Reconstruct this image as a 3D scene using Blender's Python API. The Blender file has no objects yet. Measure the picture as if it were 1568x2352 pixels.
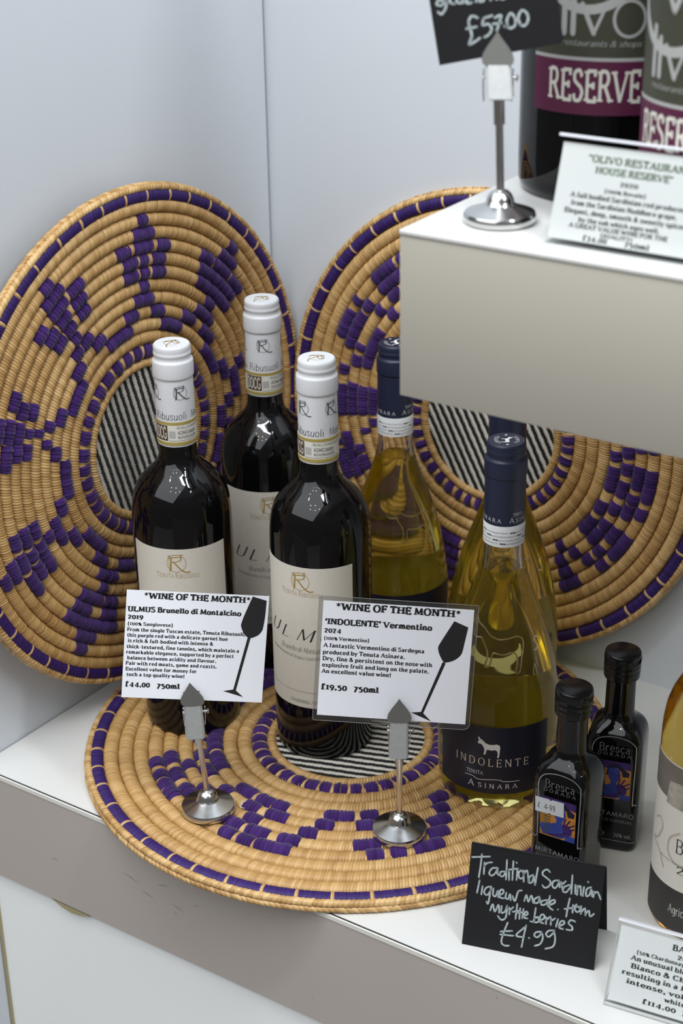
import bpy, math, random
import numpy as np
from mathutils import Matrix, Vector
random.seed(7)
rng = np.random.default_rng(7)
S = 0.001                                   # everything below is laid out in millimetres
scene = bpy.context.scene
col = scene.collection

# ------------------------------------------------------------------ camera
CAM = Vector((642.704, -960.371, 762.588)) * S
RT = Vector((0.83282667, 0.55333940, -0.01467110))
UP = Vector((-0.22762384, 0.36651389, 0.90213910))
FW = Vector((-0.50456627, 0.74798601, -0.43119579))
cd = bpy.data.cameras.new('camera')
cam = bpy.data.objects.new('camera', cd); col.objects.link(cam)
M = Matrix((RT, UP, -FW)).transposed().to_4x4(); M.translation = CAM
cam.matrix_world = M
cd.sensor_fit = 'HORIZONTAL'; cd.sensor_width = 36.0
cd.lens = 3860.873 / 1568 * 36.0
cd.clip_start = 0.02; cd.clip_end = 50
cd.dof.use_dof = True; cd.dof.focus_distance = 1.215; cd.dof.aperture_fstop = 12.5
scene.camera = cam

# ------------------------------------------------------------------ world, lights, exposure
scene.view_settings.view_transform = 'Standard'
scene.view_settings.look = 'None'
scene.view_settings.gamma = 1.0
scene.view_settings.use_curve_mapping = False
scene.view_settings.exposure = 0.0
try:
    scene.cycles.use_denoising = True
    scene.cycles.max_bounces = 14; scene.cycles.transmission_bounces = 12
    scene.cycles.transparent_max_bounces = 20; scene.cycles.glossy_bounces = 6
    scene.cycles.diffuse_bounces = 5
    scene.cycles.sample_clamp_indirect = 6.0
    scene.cycles.caustics_reflective = False
    scene.cycles.blur_glossy = 0.6
except Exception:
    pass
w = bpy.data.worlds.new('shop'); scene.world = w; w.use_nodes = True
nt = w.node_tree; bg = nt.nodes['Background']
tc = nt.nodes.new('ShaderNodeTexCoord'); sx = nt.nodes.new('ShaderNodeSeparateXYZ')
nt.links.new(tc.outputs['Generated'], sx.inputs[0])
rp = nt.nodes.new('ShaderNodeValToRGB'); nt.links.new(sx.outputs['Z'], rp.inputs[0])
rp.color_ramp.elements[0].position = 0.0; rp.color_ramp.elements[0].color = (0.16, 0.15, 0.14, 1)
rp.color_ramp.elements[1].position = 0.95; rp.color_ramp.elements[1].color = (0.62, 0.68, 0.76, 1)
e = rp.color_ramp.elements.new(0.5); e.color = (0.18, 0.185, 0.19, 1)
nt.links.new(rp.outputs[0], bg.inputs[0]); bg.inputs[1].default_value = 0.8


def area(name, loc, target, sx_, sy_, power, color):
    d = bpy.data.lights.new(name, 'AREA'); d.shape = 'RECTANGLE'; d.size = sx_; d.size_y = sy_
    d.energy = power; d.color = color
    o = bpy.data.objects.new(name, d); col.objects.link(o)
    o.location = loc
    o.rotation_euler = (Vector(target) - Vector(loc)).to_track_quat('-Z', 'Y').to_euler()
    return o


area('overhead_fill_light', (-0.35, -1.45, 2.1), (0.0, 0.0, 0.1), 2.8, 2.4, 53, (0.95, 0.975, 1.0))  # added broad soft fill, standing in for a bright ceiling
area('ceiling_strip_light', (0.15, -0.62, 1.95), (0.0, 0.0, 0.2), 1.2, 0.10, 14, (0.93, 0.97, 1.0))
area('ceiling_strip_light', (1.25, -0.45, 1.8), (0.1, 0.0, 0.1), 0.10, 1.2, 17, (0.95, 0.98, 1.0))
for (x, y, z) in ((-0.35, -1.05, 2.0), (-0.05, -1.25, 2.0), (0.3, -1.1, 2.0), (0.05, -1.6, 2.0), (0.5, -1.5, 2.0), (0.75, -1.2, 2.0)):
    d = bpy.data.lights.new('ceiling_spot', 'POINT'); d.energy = 2.0; d.color = (1.0, 0.86, 0.66); d.shadow_soft_size = 0.02
    o = bpy.data.objects.new('ceiling_spot', d); col.objects.link(o); o.location = (x, y, z)

# ------------------------------------------------------------------ materials
def mat(name, base=(0.8, 0.8, 0.8), rough=0.5, metal=0.0, spec=0.5, trans=0.0, ior=1.45, noise=None, bump=None, coat=0.0, sheen=0.0):
    m = bpy.data.materials.new(name); m.use_nodes = True
    t = m.node_tree; b = t.nodes['Principled BSDF']
    b.inputs['Base Color'].default_value = (*base, 1); b.inputs['Roughness'].default_value = rough
    b.inputs['Metallic'].default_value = metal; b.inputs['Specular IOR Level'].default_value = spec
    b.inputs['Transmission Weight'].default_value = trans; b.inputs['IOR'].default_value = ior
    b.inputs['Coat Weight'].default_value = coat; b.inputs['Sheen Weight'].default_value = sheen
    if noise:
        sc_, amt = noise
        tcn = t.nodes.new('ShaderNodeTexCoord'); n = t.nodes.new('ShaderNodeTexNoise')
        n.inputs['Scale'].default_value = sc_; n.inputs['Detail'].default_value = 4
        t.links.new(tcn.outputs['Object'], n.inputs['Vector'])
        r = t.nodes.new('ShaderNodeValToRGB')
        r.color_ramp.elements[0].position = 0.3; r.color_ramp.elements[1].position = 0.7
        r.color_ramp.elements[0].color = (*[c * (1 - amt) for c in base], 1)
        r.color_ramp.elements[1].color = (*[min(1, c * (1 + amt)) for c in base], 1)
        t.links.new(n.outputs['Fac'], r.inputs[0]); t.links.new(r.outputs[0], b.inputs['Base Color'])
    if bump:
        sc_, st = bump
        tcn = t.nodes.new('ShaderNodeTexCoord'); n = t.nodes.new('ShaderNodeTexNoise')
        n.inputs['Scale'].default_value = sc_; n.inputs['Detail'].default_value = 3
        t.links.new(tcn.outputs['Object'], n.inputs['Vector'])
        bp = t.nodes.new('ShaderNodeBump'); bp.inputs['Strength'].default_value = st; bp.inputs['Distance'].default_value = 0.001
        t.links.new(n.outputs['Fac'], bp.inputs['Height']); t.links.new(bp.outputs[0], b.inputs['Normal'])
    return m


def attr_mat(name, stops, attr, rough, spec=0.4, sheen=0.0, noise=0.0, nscale=300):
    """colour from a per-vertex attribute (each straw / yarn has its own tone)"""
    m = bpy.data.materials.new(name); m.use_nodes = True
    t = m.node_tree; b = t.nodes['Principled BSDF']
    a = t.nodes.new('ShaderNodeAttribute'); a.attribute_name = attr
    r = t.nodes.new('ShaderNodeValToRGB')
    r.color_ramp.elements[0].position = stops[0][0]; r.color_ramp.elements[0].color = (*stops[0][1], 1)
    r.color_ramp.elements[1].position = stops[-1][0]; r.color_ramp.elements[1].color = (*stops[-1][1], 1)
    for p, c in stops[1:-1]:
        el = r.color_ramp.elements.new(p); el.color = (*c, 1)
    src = a.outputs['Fac']
    if noise:
        tcn = t.nodes.new('ShaderNodeTexCoord'); n = t.nodes.new('ShaderNodeTexNoise'); n.inputs['Scale'].default_value = nscale
        t.links.new(tcn.outputs['Object'], n.inputs['Vector'])
        mm = t.nodes.new('ShaderNodeMath'); mm.operation = 'MULTIPLY_ADD'; mm.inputs[1].default_value = noise; mm.inputs[2].default_value = -noise / 2
        t.links.new(n.outputs['Fac'], mm.inputs[0])
        ad = t.nodes.new('ShaderNodeMath'); ad.operation = 'ADD'
        t.links.new(src, ad.inputs[0]); t.links.new(mm.outputs[0], ad.inputs[1]); src = ad.outputs[0]
    t.links.new(src, r.inputs[0]); t.links.new(r.outputs[0], b.inputs['Base Color'])
    b.inputs['Roughness'].default_value = rough; b.inputs['Specular IOR Level'].default_value = spec
    b.inputs['Sheen Weight'].default_value = sheen
    return m


def tint_mat(name, color, gloss=0.0, rough=0.05):
    """clear film / liquid: light passes straight through, tinted; a little sheen on films"""
    m = bpy.data.materials.new(name); m.use_nodes = True
    t = m.node_tree; t.nodes.remove(t.nodes['Principled BSDF']); out = t.nodes['Material Output']
    tr = t.nodes.new('ShaderNodeBsdfTransparent'); tr.inputs[0].default_value = (*color, 1)
    if gloss:
        g = t.nodes.new('ShaderNodeBsdfGlossy'); g.inputs['Roughness'].default_value = rough
        mx = t.nodes.new('ShaderNodeMixShader'); fr = t.nodes.new('ShaderNodeFresnel'); fr.inputs[0].default_value = 1.0 + gloss
        t.links.new(fr.outputs[0], mx.inputs[0]); t.links.new(tr.outputs[0], mx.inputs[1]); t.links.new(g.outputs[0], mx.inputs[2])
        t.links.new(mx.outputs[0], out.inputs[0])
    else:
        t.links.new(tr.outputs[0], out.inputs[0])
    return m


def wine_mat(name, color, haze, amount):
    """wine: mostly clear and tinted, with added diffuse haze that brightens the body"""
    m = tint_mat(name, color); t = m.node_tree; out = t.nodes['Material Output']
    tr = t.nodes['Transparent BSDF']
    d = t.nodes.new('ShaderNodeBsdfDiffuse'); d.inputs[0].default_value = (*haze, 1)
    l = t.nodes.new('ShaderNodeBsdfTranslucent'); l.inputs[0].default_value = (*haze, 1)
    a = t.nodes.new('ShaderNodeMixShader'); a.inputs[0].default_value = 0.5
    t.links.new(d.outputs[0], a.inputs[1]); t.links.new(l.outputs[0], a.inputs[2])
    b = t.nodes.new('ShaderNodeMixShader'); b.inputs[0].default_value = amount  # share of the haze added to make the wine look lit
    t.links.new(tr.outputs[0], b.inputs[1]); t.links.new(a.outputs[0], b.inputs[2]); t.links.new(b.outputs[0], out.inputs[0])
    return m


def air_mat(name):
    m = bpy.data.materials.new(name); m.use_nodes = True
    t = m.node_tree; t.nodes.remove(t.nodes['Principled BSDF'])
    g = t.nodes.new('ShaderNodeBsdfGlass'); g.inputs['IOR'].default_value = 0.745; g.inputs['Roughness'].default_value = 0.0
    t.links.new(g.outputs[0], t.nodes['Material Output'].inputs[0])
    return m


MT = dict(
    wall=mat('painted_wall', (0.62, 0.655, 0.70), 0.45, noise=(3, 0.012)),
    top=mat('white_laminate', (0.63, 0.63, 0.615), 0.32, noise=(6, 0.012)),
    fascia=mat('beige_laminate', (0.45, 0.405, 0.37), 0.5, noise=(5, 0.03)),
    boxfront=mat('cream_laminate', (0.425, 0.40, 0.345), 0.5, noise=(5, 0.02)),
    panel=mat('glossy_white_panel', (0.90, 0.93, 0.93), 0.3, noise=(4, 0.01)),
    edge=mat('edge_band', (0.72, 0.71, 0.66), 0.5),
    yellowed=mat('yellowed_edge', (0.36, 0.31, 0.17), 0.6),
    seam=mat('dark_seam', (0.03, 0.03, 0.03), 0.7),
    scuff=mat('scuff', (0.16, 0.14, 0.11), 0.8),
    floor=mat('shop_floor', (0.35, 0.34, 0.33), 0.5, noise=(8, 0.1)),
    straw=attr_mat('straw', [(0.0, (0.33, 0.175, 0.055)), (0.5, (0.49, 0.295, 0.108)), (1.0, (0.65, 0.44, 0.20))], 'tone', 0.42, 0.5, noise=0.35, nscale=90),
    yarn=attr_mat('purple_yarn', [(0.0, (0.026, 0.008, 0.070)), (1.0, (0.058, 0.021, 0.145))], 'tone', 0.95, 0.1, sheen=0.25, noise=0.6, nscale=700),
    ribbon=attr_mat('purple_thread', [(0.0, (0.020, 0.006, 0.078)), (1.0, (0.038, 0.014, 0.130))], 'tone', 0.55, 0.35, noise=0.3, nscale=400),
    stripes=attr_mat('striped_yarn', [(0.35, (0.012, 0.013, 0.012)), (0.55, (0.56, 0.53, 0.47))], 'tone', 0.9, 0.1, sheen=0.2, noise=0.25, nscale=900),
    darkglass=mat('dark_glass', (0.003, 0.003, 0.0035), 0.025, spec=0.42, ior=1.5),
    capwhite=mat('white_capsule', (0.68, 0.69, 0.715), 0.4, bump=(160, 0.12)),
    capnavy=mat('navy_capsule', (0.018, 0.0225, 0.050), 0.38, spec=0.45),
    paper=mat('label_paper', (0.68, 0.65, 0.575), 0.75, noise=(350, 0.02)),
    strip=mat('seal_paper', (0.70, 0.69, 0.62), 0.6),
    stripw=mat('white_strip', (0.74, 0.76, 0.77), 0.55),
    goldband=mat('gold_band', (0.46, 0.36, 0.10), 0.45, metal=0.25),
    brown=mat('brown_print', (0.085, 0.05, 0.028), 0.6),
    gold=mat('gold_print', (0.48, 0.30, 0.06), 0.35, metal=0.45),
    ink=mat('black_ink', (0.012, 0.012, 0.013), 0.6),
    inkgrey=mat('grey_ink', (0.09, 0.085, 0.075), 0.6),
    white_ink=mat('white_ink', (0.78, 0.78, 0.76), 0.5),
    silver_ink=mat('silver_ink', (0.34, 0.34, 0.35), 0.35, metal=0.4),
    grey_print=mat('soft_grey_print', (0.17, 0.17, 0.17), 0.5),
    cardwhite=mat('white_card', (0.80, 0.815, 0.87), 0.55),
    insert=mat('insert_paper', (0.62, 0.635, 0.63), 0.6),
    chalkboard=mat('black_card', (0.011, 0.011, 0.012), 0.55, spec=0.25),
    chalk=mat('chalk_pen', (0.33, 0.38, 0.39), 0.85, noise=(900, 0.35)),
    chrome=mat('polished_steel', (0.66, 0.66, 0.65), 0.2, metal=1.0),
    steel=mat('brushed_steel', (0.58, 0.60, 0.60), 0.5, metal=0.8, noise=(300, 0.05)),
    dullsteel=mat('dull_steel', (0.27, 0.275, 0.26), 0.5, metal=0.9),
    glass=mat('clear_glass', (1.0, 1.0, 0.985), 0.0, trans=1.0, ior=1.37),
    wine=wine_mat('pale_yellow_wine', (0.985, 0.95, 0.60), (0.90, 0.66, 0.06), 0.08),
    amber=wine_mat('amber_wine', (0.96, 0.84, 0.46), (0.70, 0.38, 0.04), 0.10),
    air=air_mat('air_space'),
    film=tint_mat('clear_film', (0.99, 0.99, 0.99)),
    margin=tint_mat('clear_margin', (0.72, 0.73, 0.73), gloss=1.3, rough=0.35),
    cutedge=mat('cut_plastic_edge', (0.26, 0.26, 0.26), 0.3),
    acrylic=tint_mat('clear_acrylic', (0.985, 0.99, 0.99), gloss=0.04, rough=0.04),
    acrylic_edge=mat('frosted_edge', (0.72, 0.73, 0.78), 0.3),
    navylabel=mat('navy_label', (0.010, 0.012, 0.026), 0.45),
    blackcap=mat('black_screw_cap', (0.006, 0.006, 0.007), 0.22, spec=0.35),
    olive=mat('olive_label', (0.055, 0.058, 0.040), 0.5),
    maroon=mat('maroon_label', (0.095, 0.013, 0.048), 0.5),
    lightgrey=mat('light_grey_print', (0.42, 0.43, 0.42), 0.5),
    greyband=mat('grey_brown_label', (0.16, 0.145, 0.12), 0.6, noise=(60, 0.15)),
    oliveprint=mat('dark_back_label', (0.20, 0.17, 0.09), 0.6),
    darkband=mat('charcoal_label', (0.035, 0.032, 0.028), 0.55),
    taupe=mat('taupe_print', (0.47, 0.41, 0.33), 0.7),
    stone=mat('stone_print', (0.36, 0.33, 0.27), 0.7, noise=(120, 0.3)),
    green_ink=mat('green_ink', (0.045, 0.10, 0.04), 0.6),
    orange=mat('orange_print', (0.46, 0.19, 0.03), 0.5, noise=(70, 0.3)),
    blue=mat('blue_print', (0.03, 0.05, 0.27), 0.5, noise=(120, 0.3)),
    violet=mat('violet_print', (0.04, 0.016, 0.11), 0.5, noise=(120, 0.3)),
    deep=mat('indigo_print', (0.012, 0.010, 0.035), 0.5),
    sprig=mat('leaf_print', (0.05, 0.075, 0.05), 0.6),
    sticker=mat('price_sticker', (0.60, 0.62, 0.64), 0.5),
    thread=mat('white_thread', (0.75, 0.74, 0.70), 0.6),
)

# ------------------------------------------------------------------ object helpers
def link_mesh(name, verts, faces, material, parent=None, smooth=None, tone=None):
    me = bpy.data.meshes.new(name)
    v = np.asarray(verts, dtype=np.float64) * S
    if isinstance(faces, np.ndarray):
        n = len(faces); k = faces.shape[1]
        me.vertices.add(len(v)); me.vertices.foreach_set('co', v.ravel())
        me.loops.add(n * k); me.loops.foreach_set('vertex_index', faces.astype(np.int32).ravel())
        me.polygons.add(n); me.polygons.foreach_set('loop_start', np.arange(0, n * k, k, dtype=np.int32))
        me.polygons.foreach_set('loop_total', np.full(n, k, dtype=np.int32))
        me.update(calc_edges=True); me.validate()
    else:
        me.from_pydata([tuple(p) for p in v], [], faces); me.update()
    if tone is not None:
        a = me.attributes.new('tone', 'FLOAT', 'POINT'); a.data.foreach_set('value', np.asarray(tone, dtype=np.float32))
    me.materials.append(material)
    if smooth is not None:
        me.polygons.foreach_set('use_smooth', np.ones(len(me.polygons), dtype=bool))
        if smooth < 180:
            me.set_sharp_from_angle(angle=math.radians(smooth))
    o = bpy.data.objects.new(name, me); col.objects.link(o)
    if parent is not None:
        o.parent = parent
    return o


def thing(name, label, cat, loc=(0, 0, 0), rot=None, group=None):
    o = bpy.data.objects.new(name, None); col.objects.link(o)
    o.empty_display_size = 0.02
    if rot is None:
        o.location = Vector(loc) * S
    elif isinstance(rot, Matrix):
        m = rot.to_4x4(); m.translation = Vector(loc) * S; o.matrix_world = m
    else:
        o.location = Vector(loc) * S; o.rotation_euler = (0, 0, rot)
    o['label'] = label; o['category'] = cat
    if group:
        o['group'] = group
    return o


class MB:
    """collects shapes into one mesh"""
    def __init__(s):
        s.v = []; s.f = []

    def add(s, v, f):
        n = len(s.v); s.v += [tuple(p) for p in v]; s.f += [tuple(i + n for i in q) for q in f]; return s

    def box(s, x0, x1, y0, y1, z0, z1, b=0.0):
        if b <= 0:
            v = [(x, y, z) for z in (z0, z1) for y in (y0, y1) for x in (x0, x1)]
            f = [(0, 2, 3, 1), (4, 5, 7, 6), (0, 1, 5, 4), (2, 6, 7, 3), (0, 4, 6, 2), (1, 3, 7, 5)]
            return s.add(v, f)
        # chamfered box
        import bmesh
        bm = bmesh.new()
        vs = [bm.verts.new((x, y, z)) for z in (z0, z1) for y in (y0, y1) for x in (x0, x1)]
        for q in [(0, 2, 3, 1), (4, 5, 7, 6), (0, 1, 5, 4), (2, 6, 7, 3), (0, 4, 6, 2), (1, 3, 7, 5)]:
            bm.faces.new([vs[i] for i in q])
        bmesh.ops.bevel(bm, geom=list(bm.edges), offset=b, segments=2, affect='EDGES', profile=0.5)
        bm.verts.index_update()
        s.add([tuple(v.co) for v in bm.verts], [tuple(v.index for v in f.verts) for f in bm.faces])
        bm.free(); return s

    def lathe(s, prof, seg=64, cx=0, cy=0, close=True):
        v = []; f = []; rings = []
        for r, z in prof:
            if r < 1e-6:
                rings.append([len(v)]); v.append((cx, cy, z))
            else:
                st = len(v); rings.append(list(range(st, st + seg)))
                for i in range(seg):
                    a = 2 * math.pi * i / seg; v.append((cx + r * math.cos(a), cy + r * math.sin(a), z))
        for A, B in zip(rings[:-1], rings[1:]):
            for i in range(seg):
                j = (i + 1) % seg
                if len(A) == 1 and len(B) == 1:
                    continue
                if len(A) == 1:
                    f.append((A[0], B[j], B[i]))
                elif len(B) == 1:
                    f.append((A[i], A[j], B[0]))
                else:
                    f.append((A[i], A[j], B[j], B[i]))
        return s.add(v, f)

    def tube(s, pts, r, seg=8, cap=True):
        P = [Vector(p) for p in pts]; n = len(P); v = []; f = []
        up = Vector((0, 0, 1))
        for i, p in enumerate(P):
            t = (P[min(i + 1, n - 1)] - P[max(i - 1, 0)]).normalized()
            a = t.cross(up)
            if a.length < 1e-3:
                a = t.cross(Vector((1, 0, 0)))
            a.normalize(); b = a.cross(t)
            rr = r[i] if isinstance(r, (list, tuple)) else r
            for k in range(seg):
                w_ = 2 * math.pi * k / seg; v.append(p + rr * (math.cos(w_) * a + math.sin(w_) * b))
        for i in range(n - 1):
            for k in range(seg):
                j = (k + 1) % seg; f.append((i * seg + k, i * seg + j, (i + 1) * seg + j, (i + 1) * seg + k))
        if cap:
            f.append(tuple(range(seg - 1, -1, -1))); f.append(tuple((n - 1) * seg + k for k in range(seg)))
        return s.add(v, f)

    def prism(s, poly, z0, z1, fn=None):
        n = len(poly); fn = fn or (lambda x, y, z: (x, y, z))
        v = [fn(x, y, z0) for x, y in poly] + [fn(x, y, z1) for x, y in poly]
        f = [tuple(range(n - 1, -1, -1)), tuple(range(n, 2 * n))] + [(i, (i + 1) % n, n + (i + 1) % n, n + i) for i in range(n)]
        return s.add(v, f)

    def build(s, name, material, parent=None, smooth=None):
        return link_mesh(name, s.v, s.f, material, parent, smooth)


# ------------------------------------------------------------------ stroke lettering
GL = {
 'A': (84, '0 0 42 100;42 100 84 0;17 34 67 34'), 'B': (66, '10 0 10 100;~10 100 45 98 56 76 44 55 10 53;~10 53 50 51 63 27 48 2 10 0'),
 'C': (76, '~70 78 54 96 38 100 12 84 4 50 12 16 38 0 56 4 71 22'), 'D': (80, '10 0 10 100;~10 100 45 98 68 80 75 50 68 20 45 2 10 0'),
 'E': (62, '10 0 10 100;10 100 58 100;10 52 48 52;10 0 60 0'), 'F': (58, '10 0 10 100;10 100 58 100;10 52 46 52'),
 'G': (82, '~72 80 56 98 38 100 12 84 4 50 12 16 38 0 58 3 73 14;73 12 73 44;52 44 80 44'), 'H': (84, '10 0 10 100;74 0 74 100;10 52 74 52'),
 'I': (24, '12 0 12 100'), 'J': (46, '34 100 34 24;~34 24 28 4 14 0 4 10'), 'K': (76, '10 0 10 100;68 100 10 46;32 60 74 0'), 'L': (60, '10 0 10 100;10 0 58 0'),
 'M': (100, '8 0 14 100;14 100 50 10;50 10 86 100;86 100 92 0'), 'N': (86, '10 0 10 100;10 100 75 0;75 0 75 100'), 'O': (86, '@43 50 39 50'),
 'P': (64, '10 0 10 100;~10 100 48 98 60 74 48 50 10 47'), 'Q': (88, '@43 50 39 50;52 22 86 -12'), 'R': (74, '10 0 10 100;~10 100 46 98 59 76 46 54 10 51;38 52 74 0'),
 'S': (60, '~54 80 42 98 26 100 8 90 8 68 28 55 48 44 57 26 44 4 26 0 10 4 4 22'), 'T': (72, '36 0 36 100;3 100 69 100'),
 'U': (82, '10 100 10 34;~10 34 18 8 41 0 64 8 71 34;71 34 71 100'), 'V': (80, '0 100 40 0;40 0 80 100'), 'W': (116, '0 100 29 0;29 0 58 92;58 92 87 0;87 0 116 100'),
 'X': (76, '2 100 74 0;2 0 74 100'), 'Y': (74, '0 100 37 48;74 100 37 48;37 48 37 0'), 'Z': (68, '6 100 62 100;62 100 4 0;4 0 64 0'),
 'a': (56, '~8 54 24 68 42 60 44 42 44 10 54 0;~44 40 22 38 6 20 16 1 30 4 44 18'), 'b': (60, '8 0 8 100;@32 33 24 33'), 'c': (50, '~46 52 34 67 24 68 8 54 4 33 10 10 26 0 38 2 49 15'),
 'd': (60, '52 0 52 100;@28 33 24 33'), 'e': (54, '~6 36 48 36 46 56 28 68 10 58 4 33 12 8 28 0 40 3 51 15'), 'f': (36, '16 0 16 72;~16 72 20 94 32 99 40 90;2 66 34 66'),
 'g': (58, '@27 36 22 31;~51 66 51 0 46 -20 26 -28 6 -20'), 'h': (60, '8 0 8 100;~8 46 24 66 42 64 51 46;51 46 51 0'), 'i': (22, '11 0 11 66;.11 92'),
 'j': (24, '14 66 14 -10;.14 92'), 'k': (58, '8 0 8 100;48 66 8 26;24 40 54 0'), 'l': (22, '11 0 11 100'),
 'm': (92, '8 0 8 66;~8 44 22 66 36 66 45 46;45 46 45 0;~45 44 58 66 72 66 82 46;82 46 82 0'), 'n': (60, '8 0 8 66;~8 44 24 66 42 64 51 46;51 46 51 0'), 'o': (58, '@29 33 25 34'),
 'p': (60, '8 -28 8 66;@32 33 24 33'), 'q': (60, '52 -28 52 66;@28 33 24 33'), 'r': (44, '8 0 8 66;~8 40 20 62 32 68 42 58'),
 's': (46, '~40 54 28 67 18 68 6 58 10 42 30 32 42 20 36 4 22 0 10 2 4 15'), 't': (38, '14 92 14 20;~14 20 18 3 28 1 37 12;2 66 34 66'), 'u': (60, '8 66 8 20;~8 20 14 2 32 2 49 22;50 0 50 66'),
 'v': (54, '0 66 27 0;27 0 54 66'), 'w': (82, '0 66 21 0;21 0 41 60;41 60 61 0;61 0 82 66'), 'x': (54, '3 66 51 0;3 0 51 66'), 'y': (56, '0 66 28 2;56 66 18 -28'), 'z': (50, '5 66 45 66;45 66 4 0;4 0 47 0'),
 '0': (60, '@30 40 26 40'), '1': (36, '18 0 18 80;6 68 18 80'), '2': (58, '~6 62 12 78 28 82 46 74 46 54 28 30 6 2;6 1 54 1'), '3': (54, '~6 72 24 82 42 74 42 52 24 42 44 34 46 10 28 -4 4 4'),
 '4': (76, '54 -10 54 84;54 84 2 20;2 18 76 18'), '5': (56, '48 80 14 80;14 80 12 44;~12 44 34 50 50 32 44 4 26 -6 6 0'), '6': (60, '@30 28 24 27;~10 40 18 70 44 94'), '7': (58, '5 80 54 80;54 80 20 -14'),
 '8': (58, '@29 62 20 22;@29 20 24 22'), '9': (60, '@30 54 24 27;~50 42 42 10 16 -14'),
 '.': (20, '.10 6'), ',': (20, '.10 6;12 4 6 -18'), '!': (24, '12 30 12 100;.12 6'), '*': (60, '30 46 30 104;5 60 55 90;5 90 55 60'), '-': (36, '4 32 32 32'),
 "'": (18, '9 70 9 100'), '‘': (20, '.10 74;10 78 15 98'), '’': (20, '.10 94;10 92 5 70'), '(': (32, '~26 108 10 80 6 40 10 0 26 -26'), ')': (32, '~6 108 22 80 26 40 22 0 6 -26'),
 '&': (84, '~70 50 66 24 40 0 10 10 10 36 40 54 50 78 36 98 20 90 20 70 44 36 80 0'), '%': (84, '@20 62 14 20;@64 18 14 20;66 84 18 -4'),
 '£': (64, '~54 74 46 96 30 94 24 72 28 30 8 2;8 2 56 4;8 44 46 44'), '·': (20, '.10 36'), '"': (30, '9 70 9 100;21 70 21 100'), '•': (60, '.30 44'),
}


def glyph_strokes(ch):
    w_, d = GL[ch]; out = []
    for st in d.split(';'):
        if st[0] == '@':
            cx, cy, rx, ry = map(float, st[1:].split()); pts = [(cx + rx * math.cos(a), cy + ry * math.sin(a)) for a in np.linspace(0, 2 * math.pi, 25)]
            out.append(('c', pts))
        elif st[0] == '.':
            x, y = map(float, st[1:].split()); out.append(('d', [(x, y)]))
        else:
            sm = st[0] == '~'; n = list(map(float, st[1 if sm else 0:].split())); pts = list(zip(n[::2], n[1::2]))
            out.append(('s' if sm else 'l', catmull(pts) if sm else pts))
    return w_, out


def catmull(p, n=5):
    P = [p[0]] + list(p) + [p[-1]]; out = []
    for i in range(1, len(P) - 2):
        a, b, c, d = (np.array(P[i + k], float) for k in (-1, 0, 1, 2))
        for t in np.linspace(0, 1, n, endpoint=False):
            out.append(tuple(0.5 * ((2 * b) + (-a + c) * t + (2 * a - 5 * b + 4 * c - d) * t * t + (-a + 3 * b - 3 * c + d) * t ** 3)))
    out.append(tuple(p[-1])); return out


def ribbon(pts, wfn, closed=False):
    """quads of a stroke of varying width; pts in 2D"""
    P = np.array(pts, float); n = len(P)
    d = np.zeros_like(P)
    if closed:
        Q = P[:-1]; m = len(Q); d = np.roll(Q, -1, 0) - np.roll(Q, 1, 0); d = np.vstack([d, d[:1]])
    else:
        d[1:-1] = P[2:] - P[:-2]; d[0] = P[1] - P[0]; d[-1] = P[-1] - P[-2]
    L = np.linalg.norm(d, axis=1, keepdims=True); d = d / np.maximum(L, 1e-9)
    nn = np.stack([-d[:, 1], d[:, 0]], -1)
    wd = np.array([wfn(i / (n - 1), d[i]) for i in range(n)])[:, None] / 2
    a, b = P + nn * wd, P - nn * wd
    return [[tuple(b[i]), tuple(b[i + 1]), tuple(a[i + 1]), tuple(a[i])] for i in range(n - 1)]


def disc(x, y, r, n=10, ry=None):
    ry = ry or r
    return [(x + r * math.cos(2 * math.pi * k / n), y + ry * math.sin(2 * math.pi * k / n)) for k in range(n)]


STYLES = {
 'cooper': dict(wv=31, wh=17, serif=12, sh=13, gap=15),
 'cooperm': dict(wv=27, wh=15, serif=11, sh=12, gap=17),
 'trajan': dict(wv=12, wh=6, serif=7, sh=4.5, gap=20),
 'roman': dict(wv=11, wh=5.5, serif=7, sh=5, gap=14),
 'sans': dict(wv=11, wh=11, serif=0, sh=0, gap=18),
 'sansb': dict(wv=15, wh=13, serif=0, sh=0, gap=14),
 'italic': dict(wv=11, wh=4, serif=0, sh=0, gap=9, slant=0.35),
 'hand': dict(wv=8, wh=4, serif=0, sh=0, gap=12, slant=0.1),
 'blur': dict(wv=24, wh=16, serif=10, sh=10, gap=14, slant=0.2),
 'cond': dict(wv=19, wh=12, serif=9, sh=8, gap=14),
}


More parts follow.
